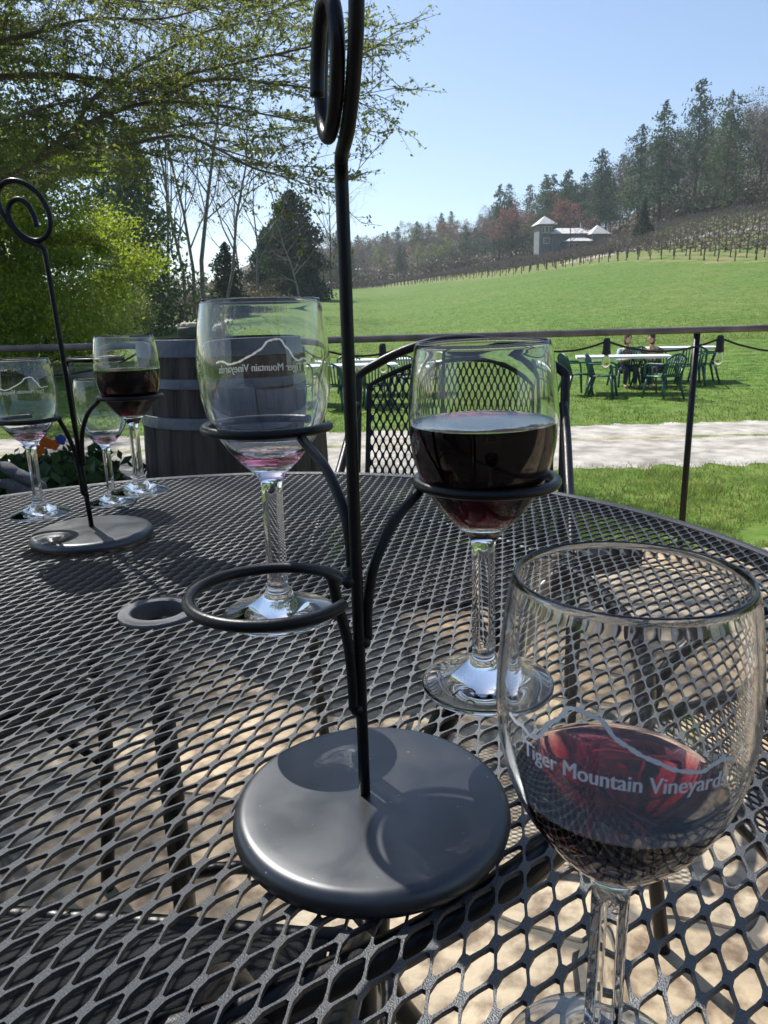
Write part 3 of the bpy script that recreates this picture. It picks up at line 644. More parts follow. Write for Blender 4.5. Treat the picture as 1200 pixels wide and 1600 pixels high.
def gtable(px, py, Y, rz, label, L=1.83, Wd=.76):
    p = ony(px, py, Y); t = thing('folding_table', label, 'table', (p.x, Y, ground_h(p.x, Y)), rad(rz), 'white folding tables')
    m = MB(); m.box((0, 0, .725), (L, Wd, .045)); m.build('tabletop', M['whiteplastic'], t, smooth=False)
    for s in (-1, 1):
        for q in (-1, 1): MB().tube([(s*(L/2-.25), q*(Wd/2-.1), 0), (s*(L/2-.28), q*(Wd/2-.1), .71)], .014, 8).build('leg', M['greymetal'], t)
        MB().tube([(s*(L/2-.25), -(Wd/2-.1), .12), (s*(L/2-.25), Wd/2-.1, .12)], .011, 8).build('crossbar', M['greymetal'], t)
gtable(972, 560, 15.4, -12, 'white folding table nearest the gravel road, right of the mesh-back chair')
gtable(1052, 552, 17.2, -12, 'white folding table behind the two seated people')
gchair(900, 600, 15.2, 100, 'green plastic chair at the left end of the near white table')
gchair(941, 606, 14.7, 65, 'green plastic chair on the near long side of the white table')
gchair(1035, 612, 14.3, -155+0, 'green plastic chair at the near right corner of the white table, back to us')
gchair(1015, 590, 16.2, 25, 'green plastic chair pushed in on the far side of the near white table')
gchair(1098, 588, 16.6, -100, 'green plastic chair at the right end of the rear white table')
gchair(1078, 590, 16.3, 170, 'green plastic chair in front of the rear white table')
gtable(545, 556, 14.6, 4, 'white folding table seen left of the mesh-back chair')
gtable(610, 552, 16.4, 4, 'white folding table seen above the arched chair back')
gchair(522, 620, 13.7, 165, 'green plastic chair beside the near rack rod')
gchair(590, 612, 13.9, 185, 'green plastic chair seen through the mesh backrest')
gchair(548, 575, 15.8, 10, 'green plastic chair behind the left white table')
gchair(640, 585, 15.6, 20, 'green plastic chair behind the arched back of the mesh chair')
# ------------------------------------------------------------------ people
def skin_obj(name, joints, edges, m, parent, sub=2):
    me = bpy.data.meshes.new(name); me.from_pydata([j[0] for j in joints], edges, []); me.materials.append(m)
    o = bpy.data.objects.new(name, me); C.objects.link(o); o.parent = parent
    md = o.modifiers.new('skin', 'SKIN'); md.use_smooth_shade = True
    for i, j in enumerate(joints): me.skin_vertices[0].data[i].radius = (j[1], j[2] if len(j) > 2 else j[1])
    me.skin_vertices[0].data[0].use_root = True
    s2 = o.modifiers.new('sub', 'SUBSURF'); s2.levels = sub; s2.render_levels = sub
    return o
def person(label, loc, rz, shirt, trousers, hair, lean=.1):
    t = thing('person', label, 'person', loc, rz)     # faces -Y, seat height .44
    t.scale = (.87,)*3; hz = .48; fy = -lean
    J = [((0, 0, hz), .13, .11), ((0, fy*.3, hz+.18), .125, .1), ((0, fy*.7, hz+.38), .155, .11), ((0, fy*1.0, hz+.52), .06, .06), ((0, fy*1.15, hz+.60), .055, .055),
         ((.18, fy*.9, hz+.44), .055), ((.24, fy*.9-.08, hz+.2), .045), ((.10, fy*.9-.32, hz+.24), .034), ((.05, fy*.9-.40, hz+.26), .03),
         ((-.18, fy*.9, hz+.44), .055), ((-.24, fy*.9-.08, hz+.2), .045), ((-.10, fy*.9-.32, hz+.24), .034), ((-.05, fy*.9-.40, hz+.26), .03),
         ((.10, -.08, hz), .085), ((.12, -.44, hz+.0), .062), ((.12, -.44, .1), .042), ((.12, -.56, .05), .04),
         ((-.10, -.08, hz), .085), ((-.12, -.44, hz+.0), .062), ((-.12, -.40, .1), .042), ((-.12, -.52, .05), .04)]
    E_ = [(0, 1), (1, 2), (2, 3), (3, 4), (2, 5), (5, 6), (6, 7), (7, 8), (2, 9), (9, 10), (10, 11), (11, 12), (0, 13), (13, 14), (14, 15), (15, 16), (0, 17), (17, 18), (18, 19), (19, 20)]
    bod = skin_obj('body', J, E_, M['skin'], t)
    hy = fy*1.25; hc = hz+.73
    hd = MB().sphere((0, hy, hc), .1, 20, 14, (.78, .95, 1.18)); hd.sphere((0, hy-.1, hc-.015), .018, 8, 6, (.8, 1.1, 1.3))
    for s in (-1, 1): hd.sphere((s*.08, hy, hc-.01), .022, 8, 6, (.4, .8, 1.3))
    hd.build('head', M['skin'], t)
    ey = MB()
    for s in (-1, 1): ey.sphere((s*.032, hy-.083, hc+.008), .011, 8, 6)
    ey.build('eyes', M['pane'], t)
    h = MB().sphere((0, hy+.015, hc+.025), .108, 20, 14, (.82, .95, 1.1), .1); 
    h.sphere((0, hy+.06, hc-.06), .08, 14, 10, (.9, .7, 1.4), .1); h.build('hair', hair, t)
    sj = [(J[0][0], .145, .125), (J[1][0], .14, .115), (J[2][0], .168, .122), ((0, fy*.95, hz+.47), .075, .075)] + [(j[0], j[1]+.014) for j in (J[5], J[6], J[9], J[10])]
    sj[4:] = [(J[5][0], .07), (J[6][0], .06), (((J[6][0][0]+J[7][0][0])/2, (J[6][0][1]+J[7][0][1])/2, (J[6][0][2]+J[7][0][2])/2), .052), (J[9][0], .07), (J[10][0], .06), (((J[10][0][0]+J[11][0][0])/2, (J[10][0][1]+J[11][0][1])/2, (J[10][0][2]+J[11][0][2])/2), .052)]
    skin_obj('shirt', sj, [(0, 1), (1, 2), (2, 3), (2, 4), (4, 5), (5, 6), (2, 7), (7, 8), (8, 9)], shirt, t)
    tj = [(J[0][0], .14, .12), (J[13][0], .098), (J[14][0], .075), (J[15][0], .055), (J[17][0], .098), (J[18][0], .075), (J[19][0], .055)]
    skin_obj('trousers', tj, [(0, 1), (1, 2), (2, 3), (0, 4), (4, 5), (5, 6)], trousers, t)
    return t
M['sh1'] = mat('pale_blue_shirt', (.42, .5, .58), .9, col2=(.5, .57, .64), scale=8); M['sh2'] = mat('olive_jacket', (.07, .065, .035), .9, col2=(.1, .09, .05), scale=9)
M['jean'] = mat('dark_jeans', (.03, .04, .07), .9); M['hair2'] = mat('dark_hair', (.03, .022, .016), .7)
q = ony(974, 560, 16.35); gz = ground_h(q.x, 16.35); person('person in a pale blue shirt seated at the far side of the white table', (q.x, 16.35, gz-.02), rad(8), M['sh1'], M['jean'], M['hairm'], .16)
gchair(974, 600, 16.45, 188, 'green plastic chair under the person in pale blue')
q = ony(1028, 560, 16.2); gz = ground_h(q.x, 16.2); person('person in an olive jacket leaning over the white table beside the one in pale blue', (q.x, 16.2, gz-.02), rad(-50), M['sh2'], M['jean'], M['hair2'], .3)
gchair(1032, 600, 16.3, 130, 'green plastic chair under the person in the olive jacket')
# ------------------------------------------------------------------ trees
def conifer(name, H, R, seed, m, nb=520, card=.5, start=.06, power=.85, irregular=.3, per=9, jit=.06):
    rng = np.random.default_rng(seed); cen = []
    for i in range(nb):
        t = start+(1-start)*rng.random()**.9; L_ = R*(1-t)**power*(1-irregular+irregular*2*rng.random()) + .15
        lay = .5+.5*math.sin(t*H*2.1+seed); L_ *= .75+.35*lay
        a = rng.random()*2*math.pi; L_ *= 1+.25*math.sin(a*2+seed+t*5)
        n = max(2, int(per*L_/R)+1); u = np.sqrt(rng.random(n)) if n > 2 else rng.random(n)
        x = np.cos(a)*L_*u; y = np.sin(a)*L_*u; z = t*H+L_*.12-u*L_*.32+rng.normal(size=n)*.1
        cen.append(np.stack([x, y, z], 1)+rng.normal(size=(n, 3))*L_*jit)
    cen = np.concatenate(cen); return quadmesh(name, leaves(cen, card, rng, .45), m)
def trunk_mesh(H, r, seed, m, lean=.02):
    rn = random.Random(seed); P = [(math.sin(k*.8+seed)*lean*H*.3*k/8, math.cos(k*.9+seed)*lean*H*.3*k/8, H*k/8-.3*(k == 0)) for k in range(9)]
    return MB().tube(P, [r*(1-.85*k/8) for k in range(9)], 8).mesh('trunk', m)
def bare_tree(H, seed, m, levels=4, spread=.5, r0=None, first=.3, kids=(7, 5, 4, 3), vert=.5, budm=None, budn=0, buds=.25):
    rn = random.Random(seed); tr = MB(); br_ = MB(); tips = []
    def grow(p, d, L_, r, lv):
        n = 4 if lv < 2 else 2; P = [p]; D = d.copy()
        for k in range(n):
            D = (D+Vector((rn.gauss(0, 1), rn.gauss(0, 1), rn.gauss(0, 1)))*.13+Vector((0, 0, vert*.12))).normalized(); P.append(P[-1]+D*L_/n)
        rs = [r*(1-.75*k/n) for k in range(n+1)]
        (tr if lv == 0 else br_).tube(P, rs, 7 if lv == 0 else (4 if lv < 2 else 3), caps=False)
        if lv >= levels: tips.append(P[-1]); tips.append(P[1]); return
        for i in range(kids[min(lv, len(kids)-1)]):
            u = (first if lv == 0 else .25)+(1-(first if lv == 0 else .25))*(i+rn.random())/kids[min(lv, len(kids)-1)]
            k = min(n-1, int(u*n)); q = P[k].lerp(P[k+1], u*n-k); dd = (P[k+1]-P[k]).normalized()
            s = Vector((rn.gauss(0, 1), rn.gauss(0, 1), rn.gauss(0, .6))); s = (s-dd*s.dot(dd)).normalized()
            nd_ = (dd*(1-spread)+s*(spread+.15)).normalized(); grow(q, nd_, L_*(.62 if lv else .5)*(1.15-.5*u)*rn.uniform(.8, 1.2), max(r*(1-.7*u)*.55, .004*H/10), lv+1)
    grow(Vector((0, 0, -.2)), Vector((0, 0, 1)), H, r0 or H*.013, 0)
    bud = None
    if budm:
        rng = np.random.default_rng(seed); T = np.array([tuple(t) for t in tips]); T = T[rng.integers(0, len(T), budn)]+rng.normal(size=(budn, 3))*H*.022
        bud = quadmesh('buds', leaves(T, buds, rng, .6), budm)
    return tr.mesh('trunk', m), br_.mesh('crown', m), bud
def put_tree(name, label, parts, loc, rz=0, sc_=1, group=None, cat='tree'):
    t = thing(name, label, cat, loc, rz, group); t.scale = (sc_,)*3 if not hasattr(sc_, '__len__') else sc_
    for n, me in parts:
        if me: link(n, me, t)
    return t
rnd = random.Random(11)
pines = [[('trunk', trunk_mesh(24, .34, s, M['barkdark'])), ('crown', conifer('crown', 24, 6.2, s, M['pine'], 300, .62, .14+.06*s, .6, .6, 26, .1))] for s in (1, 2, 3)]
pines += [[('trunk', trunk_mesh(22, .3, 9, M['barkdark'])), ('crown', conifer('crown', 22, 6.8, 8, M['spruce'], 320, .62, .1, .55, .6, 26, .1))]]
def bparts(*a, **k):
    t, c_, b_ = bare_tree(*a, **k); return [('trunk', t), ('crown', c_), ('buds', b_)]
bares = [bparts(17, s, M['barehill'], 4, .5, .22, .25, (11, 6, 5, 4), .6, M['twighaze'], 2600, .42) for s in (21, 22, 23)]
bares += [bparts(18, 24, M['barepale'], 4, .45, .2, .3, (9, 5, 4, 3), .8)]
reds = [bparts(14, 31, M['barehill'], 4, .5, .2, .25, (8, 5, 4, 3), .6, M['redbud'], 2600, .42), bparts(14, 32, M['barehill'], 4, .5, .2, .25, (8, 5, 4, 3), .6, M['rust'], 1500, .45)]
green = [bparts(14, 41, M['barehill'], 4, .5, .2, .25, (8, 5, 4, 3), .6, M['paleleaf'], 2200, .5)]
placed = []
def forest():
    cnt = {'p': 0, 'b': 0, 'r': 0}
    tries = 0
    while len(placed) < 265 and tries < 9000:
        tries += 1
        a = rnd.uniform(-.14, .66); fy = forest_y(a); Y = fy + 2+abs(rnd.gauss(0, 1))*(34 if a > .12 else 30); X = a*Y
        if any((X-x)**2+(Y-y)**2 < 5.0**2 for x, y in placed): continue
        if .195 < a < .33 and Y < 172 and Y > 140: continue
        placed.append((X, Y)); z = ground_h(X, Y)-.3; u = rnd.random(); s = rnd.uniform(.5, .86)*(1-.16*sstep(a, .35, .6))
        far = 'left' if a < .12 else 'right'
        pp = .5 if .15 < a < .32 else (.2 if a > .15 else .25)
        if u < pp:
            put_tree('pine_tree', 'tall dark blue-green pine in the wooded hillside behind the vineyard' if a > .15 else 'dark pine in the distant tree line beyond the field', rnd.choice(pines), (X, Y, z), rnd.uniform(0, 6), s*(1.0 if a > .15 else .72), 'pines on the hillside' if a > .15 else 'pines in the far tree line')
        elif u < pp+.025:
            put_tree('maple_tree', 'tree in reddish spring bud among the bare woods behind the vineyard', rnd.choice(reds), (X, Y, z), rnd.uniform(0, 6), s, 'red budding trees on the hillside')
        elif u < pp+.12:
            put_tree('young_leafed_tree', 'pale green tree in new leaf among the bare woods behind the vineyard', green[0], (X, Y, z), rnd.uniform(0, 6), s*.85, 'pale green trees on the hillside')
        else:
            put_tree('bare_tree', 'leafless brown tree in the wooded hillside behind the vineyard' if a > .12 else 'leafless tree in the distant tree line beyond the field', rnd.choice(bares), (X, Y, z), rnd.uniform(0, 6), s*(1 if a > .2 else .74), 'bare trees on the hillside' if a > .12 else 'bare trees in the far tree line')
# the trees one can pick out
def special(px, py, Y, kind, s, label, name, group=None):
    p = ony(px, py, Y); z = ground_h(p.x, Y)-.3; placed.append((p.x, Y)); return put_tree(name, label, kind, (p.x, Y, z), rnd.uniform(0, 6), s, group)
special(1025, 400, 138, pines[0], 0.86, 'tallest dense pine standing at the front of the wooded hill, right of the house', 'pine_tree')
special(1078, 395, 150, pines[2], 0.95, 'slender pine with open layered top, highest on the skyline right of the house', 'pine_tree')
special(1125, 395, 128, pines[3], 0.82, 'broad grey-green pine left of the picture edge on the wooded hill', 'pine_tree')
special(935, 390, 165, pines[1], 0.78, 'dark pine pair member rising right behind the house', 'pine_tree')
special(880, 390, 182, pines[0], .74, 'dark pine rising above the tower of the house', 'pine_tree')
special(893, 392, 147, reds[0], .62, 'round reddish budding tree right in front of the house', 'maple_tree')
special(795, 400, 170, reds[0], .82, 'wide reddish budding tree left of the house', 'maple_tree')
special(1003, 400, 118, conif_small := [('trunk', trunk_mesh(7, .15, 5, M['barkdark'])), ('crown', conifer('crown', 7, 2.0, 15, M['conifer'], 500, .45, .02, .9, .2, 7))], .9, 'small dark conical evergreen at the vineyard edge right of the house', 'evergreen_tree')
forest()
# undergrowth of the woods
rg = np.random.default_rng(77); cs_ = []
for i in range(700):
    a = rg.uniform(-.16, .68); Y = forest_y(a)+rg.uniform(-2, 40)*rg.random(); X = a*Y
    if .19 < a < .33 and 138 < Y < 172: continue
    h = rg.uniform(1.0, 3.5)*(1.5 if a < .14 else 1); z = ground_h(X, Y); n = 60; c = rg.normal(size=(n, 3))*np.array([1.8, 1.8, h*.35])+np.array([X, Y, z+h*.5]); cs_.append(c)
tag(link('undergrowth', quadmesh('undergrowth', leaves(np.concatenate(cs_), .7, rg, .4), M['shrub'])), 'brown leafless brush along the foot of the woods', 'brush', kind='stuff')

# left side woods: tall bare trees, dark cedar, brush
btall = [bparts(17, s, M['bark'], 4, .42, .17, .3, (10, 5, 4, 2), 1.0) for s in (51, 52, 53)]
nm = ['tallest bare tree with a thick trunk left of the nearly empty glass', 'slim bare tree leaning among the left woods', 'bare tree with wide upturned limbs left of the dark cedar', 'thin bare tree close beside the tallest bare tree',
      'bare tree rising behind the yellow-green bush', 'bare tree half hidden behind the lime green tree', 'short bare tree between the evergreens', 'faint bare tree far behind the dark cedar', 'slender bare tree at the right end of the left woods']
for i, (px, Y, s) in enumerate([(318, 50, 1.02), (290, 54, .86), (345, 56, .88), (303, 60, .95), (268, 52, .8), (232, 56, .85), (385, 70, .7), (520, 95, .8), (405, 66, .72)]):
    p = ony(px, 490, Y); put_tree('bare_tree', nm[i], btall[i % 3], (p.x, Y, ground_h(p.x, Y)-.2), i*1.3, s, 'tall bare trees of the left woods')
ced = [('trunk', trunk_mesh(12, .25, 3, M['barkdark'])), ('crown', conifer('crown', 12, 5.0, 60, M['conifer'], 1900, .42, .01, .55, .12, 16))]
p = ony(462, 470, 88); put_tree('cedar_tree', 'broad dark conical evergreen left of the rod of the near rack', ced, (p.x, 88, ground_h(p.x, 88)-.3), 0, (.98, .98, 1.0))
p = ony(420, 470, 92); put_tree('cedar_tree', 'smaller dark evergreen adjoining the broad cone on its left', ced, (p.x, 92, ground_h(p.x, 92)-.3), 2, (.6, .6, .72))
bt = bparts(8.5, 61, M['barepale'], 4, .6, .12, .2, (9, 5, 4, 2), .3)
p = ony(470, 478, 80); put_tree('bare_tree', 'small pale bare tree standing in front of the broad dark evergreen', bt, (p.x, 80, ground_h(p.x, 80)-.1), 0, .95)
ev = [('trunk', trunk_mesh(7, .15, 5, M['barkdark'])), ('crown', conifer('crown', 7, 2.3, 66, M['conifer'], 900, .34, .02, .7, .35, 10))]
p = ony(358, 480, 58); put_tree('evergreen_tree', 'small dark evergreen between the bare trunks and the broad dark cone', ev, (p.x, 58, ground_h(p.x, 58)-.1), 0, .78)
hem = [('trunk', trunk_mesh(11, .2, 7, M['barkdark'])), ('crown', conifer('crown', 11, 3.6, 70, M['spruce'], 1100, .34, .02, .6, .4, 11))]
p = ony(225, 490, 40); put_tree('hemlock_tree', 'soft dark green hemlock between the lime green tree and the bare trunks', hem, (p.x, 40, ground_h(p.x, 40)-.1), 0, .92)
p = ony(190, 490, 47); put_tree('hemlock_tree', 'hemlock standing farther back behind the lime green tree', hem, (p.x, 47, ground_h(p.x, 47)-.1), 2, 1.05)
def bush(name, label, px, py, Y, R, H, m, n, size, seed, cat='bush'):
    rng = np.random.default_rng(seed); p = ony(px, py, Y); t = thing(name, label, cat, (p.x, Y, ground_h(p.x, Y)))
    cl = rng.normal(size=(max(8, n//160), 3)); cl /= np.linalg.norm(cl, axis=1)[:, None]; cl *= rng.uniform(.45, 1, len(cl))[:, None]*np.array([R, R, H*.5]); cl[:, 2] += H*.5
    c = cl[rng.integers(0, len(cl), n)] + rng.normal(size=(n, 3))*np.array([R, R, H*.5])*.17; c[:, 2] = np.abs(c[:, 2])+.05
    link('foliage', quadmesh('foliage', leaves(c, size, rng, .5), m), t)
    b_ = MB(); rn = random.Random(seed)
    for k in range(14):
        q = cl[rn.randrange(len(cl))]; b_.tube(catmull([(rn.uniform(-.1, .1)*R, rn.uniform(-.1, .1)*R, -.1), (q[0]*.4, q[1]*.4, q[2]*.5), tuple(q)], 3), [.035*H*(1-.13*i)*.5 for i in range(7)], 5)
    b_.build('stems', M['barkdark'], t); return t
bush('lilac_bush', 'airy yellow-green bush at the edge of the drive, right of the lime green tree', 178, 500, 34, 1.7, 2.4, M['yellowbush'], 9000, .10, 81)
bush('thicket_bush', 'brown brush under the bare trees beside the drive', 285, 500, 62, 4.0, 3.2, M['shrub'], 5000, .16, 82)
bush('thicket_bush', 'brown thicket behind the yellow-green bush', 215, 495, 60, 4.4, 4.2, M['shrub'], 5000, .15, 83)
bush('thicket_bush', 'low brown scrub left of the broad dark evergreen', 375, 492, 66, 4.5, 2.4, M['shrub'], 5000, .2, 84)
bush('thicket_bush', 'dull brush in front of the small dark evergreen', 335, 492, 70, 3.4, 2.6, M['shrub'], 4000, .16, 85)
bush('golden_shrub', 'small golden shrub behind the pale boulder planter', 316, 500, 34.5, .36, .75, M['rust'], 1500, .05, 86, 'shrub')
# stone-topped planter by the drive
p = ony(297, 512, 33); t = thing('stone_planter', 'dark round planter with pale stone top beside the drive', 'planter', (p.x, 33, ground_h(p.x, 33)))
MB().lathe([(0, 0), (.5, 0), (.55, .5), (.52, .6), (0, .6)], 24).build('tub', M['planter'], t); b = MB(); rn = random.Random(3)
for k in range(7): b.sphere((rn.uniform(-.35, .35), rn.uniform(-.3, .3), .62), .22, 12, 8, (1, 1, .8), .25, k)
b.build('stones', M['stonepot'], t)
# lime green tree
def round_tree(name, label, px, py, Y, R, zc, Rz, m, n, size, seed, trunk_r, group=None, dx=0):
    rng = np.random.default_rng(seed); p = ony(px, py, Y); g = ground_h(p.x, Y); t = thing(name, label, 'tree', (p.x, Y, g), 0, group)
    k = 90; cl = rng.normal(size=(k, 3)); cl /= np.linalg.norm(cl, axis=1)[:, None]; cl *= (rng.random(k)**.4)[:, None]*np.array([R, R, Rz]); cl[:, 2] += zc
    rr_ = rng.uniform(.1, .24, k)
    i = rng.integers(0, k, n); d = rng.normal(size=(n, 3)); c = cl[i]+d*rr_[i][:, None]*np.array([R, R, Rz*.7])*.55
    c = c[c[:, 2] > .3]
    link('crown', quadmesh('crown', leaves(c, size, rng, .6), m), t)
    b_ = MB(); P = [(0, 0, -.2), (.1, 0, zc*.3), (0, .1, zc*.6), (0, 0, zc)]; b_.tube(catmull(P, 4), [trunk_r*(1-.06*j) for j in range(13)], 9)
    for j in range(40):
        q = cl[j]; s_ = Vector((0, 0, zc*(.3+.6*(j % 7)/7))); mid = s_.lerp(Vector(q), .5)+Vector((0, 0, .3)); b_.tube(catmull([s_, mid, q], 4), [trunk_r*.4*(1-.1*v) for v in range(9)], 5)
    b_.build('trunk', M['bark'], t); return t
bush('lime_bush', 'low lime green growth in front of the lime tree trunk at the left edge', 40, 500, 20.5, 2.5, 2.6, M['lime'], 26000, .10, 95)
round_tree('lime_tree', 'large bright lime green tree behind the far rack', 30, 490, 22.5, 4.2, 3.2, 3.6, M['lime'], 100000, .10, 91, .18)
round_tree('broadleaf_tree', 'dark green tree rising behind the lime green tree at the upper left', -110, 470, 18.5, 3.9, 6.6, 2.6, M['oak'], 30000, .10, 92, .2)
round_tree('broadleaf_tree', 'tall dark crown high above the lime green tree at the left edge', -110, 470, 24.5, 3.9, 11, 3.2, M['oak'], 75000, .12, 94, .3)

# the big oak overhead: boughs drawn in 3-D from the left
def oak():
    t = thing('oak_tree', 'big spreading tree whose long leafy boughs reach in from the upper left', 'tree', (-8.2, 9.3, ground_h(-8.2, 9.3)))
    o3 = Vector(t.location); rn = random.Random(101); rng = np.random.default_rng(102)
    wood = MB(); tr = MB()
    fork = Vector((-7.6, 9.3, 3.0))
    tr.tube(catmull([(0, 0, -.3), (.05, 0, 1.2), fork-o3, Vector((-7.9, 9.4, 6))-o3, Vector((-7.6, 9.3, 10))-o3], 5), [.36-.012*i for i in range(21)], 14); tr.build('trunk', M['barkdark'], t)
    B = [  # (pixel x, pixel y, distance) chains, radius start, twig density
        ([(-130, 320, 9.3), (0, 283, 9.0), (60, 248, 8.8), (110, 210, 8.6), (165, 180, 8.5), (235, 160, 8.3), (330, 163, 8.1), (420, 180, 7.9), (500, 195, 7.8)], .075, 1),
        ([(110, 210, 8.6), (150, 150, 8.9), (230, 95, 9.1), (320, 50, 9.2), (400, 30, 9.3), (500, -15, 9.4)], .04, 1),
        ([(0, 285, 9.0), (90, 235, 8.4), (180, 230, 8.0), (270, 212, 7.7), (330, 228, 7.5), (395, 262, 7.3), (450, 278, 7.2), (500, 296, 7.1)], .045, .6),
        ([(60, 248, 8.8), (140, 190, 9.2), (230, 205, 9.6), (320, 192, 9.9), (400, 205, 10.2), (430, 200, 10.4)], .04, .5),
        ([(-120, 150, 9.2), (0, 120, 8.9), (110, 118, 8.6), (210, 130, 8.4), (320, 110, 8.2), (430, 85, 8.0), (520, 66, 7.9), (575, 60, 7.8)], .06, 1),
        ([(-120, 90, 8.5), (20, 60, 8.3), (140, 30, 8.2), (260, 28, 8.1), (380, -10, 8.0)], .06, 1),
        ([(235, 160, 8.3), (320, 125, 8.0), (420, 130, 7.8), (500, 140, 7.7), (560, 150, 7.6), (600, 125, 7.5)], .03, .6),
        ([(-120, 250, 8.0), (-20, 200, 7.9), (80, 165, 7.9), (170, 150, 8.0), (260, 140, 8.2)], .05, 1),
        ([(-120, 30, 9.5), (60, -20, 9.6), (200, 0, 9.7), (330, 10, 9.8), (450, 25, 10)], .05, 1),
        ([(0, 285, 9.0), (70, 262, 8.2), (150, 270, 7.6), (220, 262, 7.2)], .03, .5),
        ([(60, 250, 8.8), (120, 225, 8.9), (200, 232, 9.0), (290, 255, 9.1), (350, 262, 9.2)], .03, .4),
        ([(330, 228, 7.5), (400, 250, 7.6), (470, 275, 7.7), (530, 285, 7.8), (575, 268, 7.9)], .012, .4),
        ([(430, 85, 8.0), (490, 96, 8.1), (540, 95, 8.2), (575, 85, 8.3)], .015, .5)]
    chains = []
    for pts, r, dn in B:
        W = [ony(x, y, d)-o3 for x, y, d in pts]
        if pts[0][0] < -50: W = [fork-o3+Vector((0, 0, (150-pts[0][1])*.012)), W[0]] + W[1:]
        chains.append((W, r, dn))
    # boughs outside the picture (they shade the patio and the lawn on the left)
    for k in range(16):
        a = rad(rn.uniform(-175, 60)); Lb = rn.uniform(4, 7.5); z0 = rn.uniform(3.2, 8.5); s_ = Vector((-7.6, 9.3, z0))
        if -60 < math.degrees(a) < 60: z0 = rn.uniform(7.5, 10); s_.z = z0; 
        d = Vector((math.cos(a), math.sin(a), 0)); W = [s_-o3, s_+d*Lb*.35+Vector((0, 0, .6))-o3, s_+d*Lb*.7+Vector((0, 0, .9))-o3, s_+d*Lb+Vector((0, 0, .7))-o3]; chains.append((W, .07, 1.0))
    for (a1, a2, a3) in [((-6, 7.5, 4.6), (-4.2, 6, 4.9), (-3.2, 4.9, 4.6)), ((-6.2, 6.6, 5.2), (-4.6, 4.9, 5.4), (-3.5, 4.0, 5.2)), ((-6, 7.9, 5.6), (-4, 6.6, 5.8), (-3.3, 5.9, 5.5)), ((-6.4, 6.9, 4.4), (-5.0, 5.0, 4.6), (-3.6, 3.7, 4.3)),
                        ((-6.1, 7.2, 4.9), (-4.4, 5.5, 5.0), (-3.2, 4.4, 4.4)), ((-6.6, 6.2, 5.6), (-5.6, 3.8, 5.6), (-4.6, 1.9, 5.2)), ((-5.8, 8.2, 6.2), (-3.9, 7.4, 6.4), (-3.5, 6.9, 6.0)), ((-7, 10.5, 4.2), (-6.2, 11.5, 4.9), (-4.8, 12.2, 5.2)), ((-6.6, 10.2, 5.2), (-5, 11, 5.8), (-4.4, 11.6, 6.0)), ((-7, 7.0, 3.6), (-6.4, 5, 4.0), (-6, 3.0, 4.0)), ((-9, 11, 8), (-10.5, 13.5, 9), (-12, 16.5, 9.4)), ((-8, 11, 8), (-8.5, 14.5, 9), (-9.5, 18, 9.4)), ((-7, 10.5, 7.8), (-6.5, 12.5, 8.8), (-6.8, 15.5, 9.2)), ((-9.5, 10, 8), (-11.5, 11.5, 8.8), (-14, 12.5, 9)), ((-6.5, 10, 7.6), (-5.5, 11.5, 8.6), (-5, 13.4, 9))]:
        chains.append(([fork-o3+Vector((0, 0, 1)), Vector(a1)-o3, Vector(a2)-o3, Vector(a3)-o3], .07, 8 if a3[1] < 7.2 else 3.4))
    LC = []
    for ci, (W, r, dn) in enumerate(chains):
        P = catmull(W, 7); n = len(P); rs = [max(.005, .8*r*(1-.93*(i/(n-1))**.7)) for i in range(n)]; wood.tube(P, rs, 8, caps=False)
        acc = 0
        for i in range(1, n):
            seg = (P[i]-P[i-1]); acc += seg.length*(23 if ci < 13 else 16)*dn*(.35 if i < n*.15 else 1)
            while acc > 1:
                acc -= 1; p = P[i-1].lerp(P[i], rn.random()); tdir = seg.normalized()
                side = Vector((rn.gauss(0, 1), rn.gauss(0, 1), rn.gauss(0, .13))); side = (side-tdir*side.dot(tdir)).normalized()
                d = (tdir*.8+side+Vector((0, 0, .03))).normalized(); L_ = rn.uniform(.35, 1.15)*(1.15-.45*i/n)
                Q = [p, p+d*L_*.5+Vector((0, 0, rn.uniform(-.02, .04))), p+d*L_+Vector((0, 0, rn.uniform(-.08, .02)))]
                wood.tube(Q, [max(.004, rs[i]*.28), .005, .0025], 3, caps=False)
                for s in range(int(5+L_*6)):
                    u = rn.uniform(.2, 1); q0 = Q[0].lerp(Q[1], u*2) if u < .5 else Q[1].lerp(Q[2], u*2-1)
                    e = (d*.6+Vector((rn.gauss(0, 1), rn.gauss(0, 1), rn.gauss(0, .16)))*.7).normalized(); l2 = rn.uniform(.08, .28); q1 = q0+e*l2
                    wood.tube([q0, q1], [.003, .0015], 3, caps=False)
                    m_ = rn.randint(3, 8)
                    for v in range(m_): z_ = q0.lerp(q1, (v+1)/m_); LC.append((z_.x+rn.gauss(0, .018), z_.y+rn.gauss(0, .018), z_.z+rn.gauss(0, .012)))
    wood.build('boughs', M['bark'], t)
    link('crown', quadmesh('crown', leaves(np.array(LC), .044, rng, .5), M['oak']), t); print('oak leaves', len(LC))
oak()
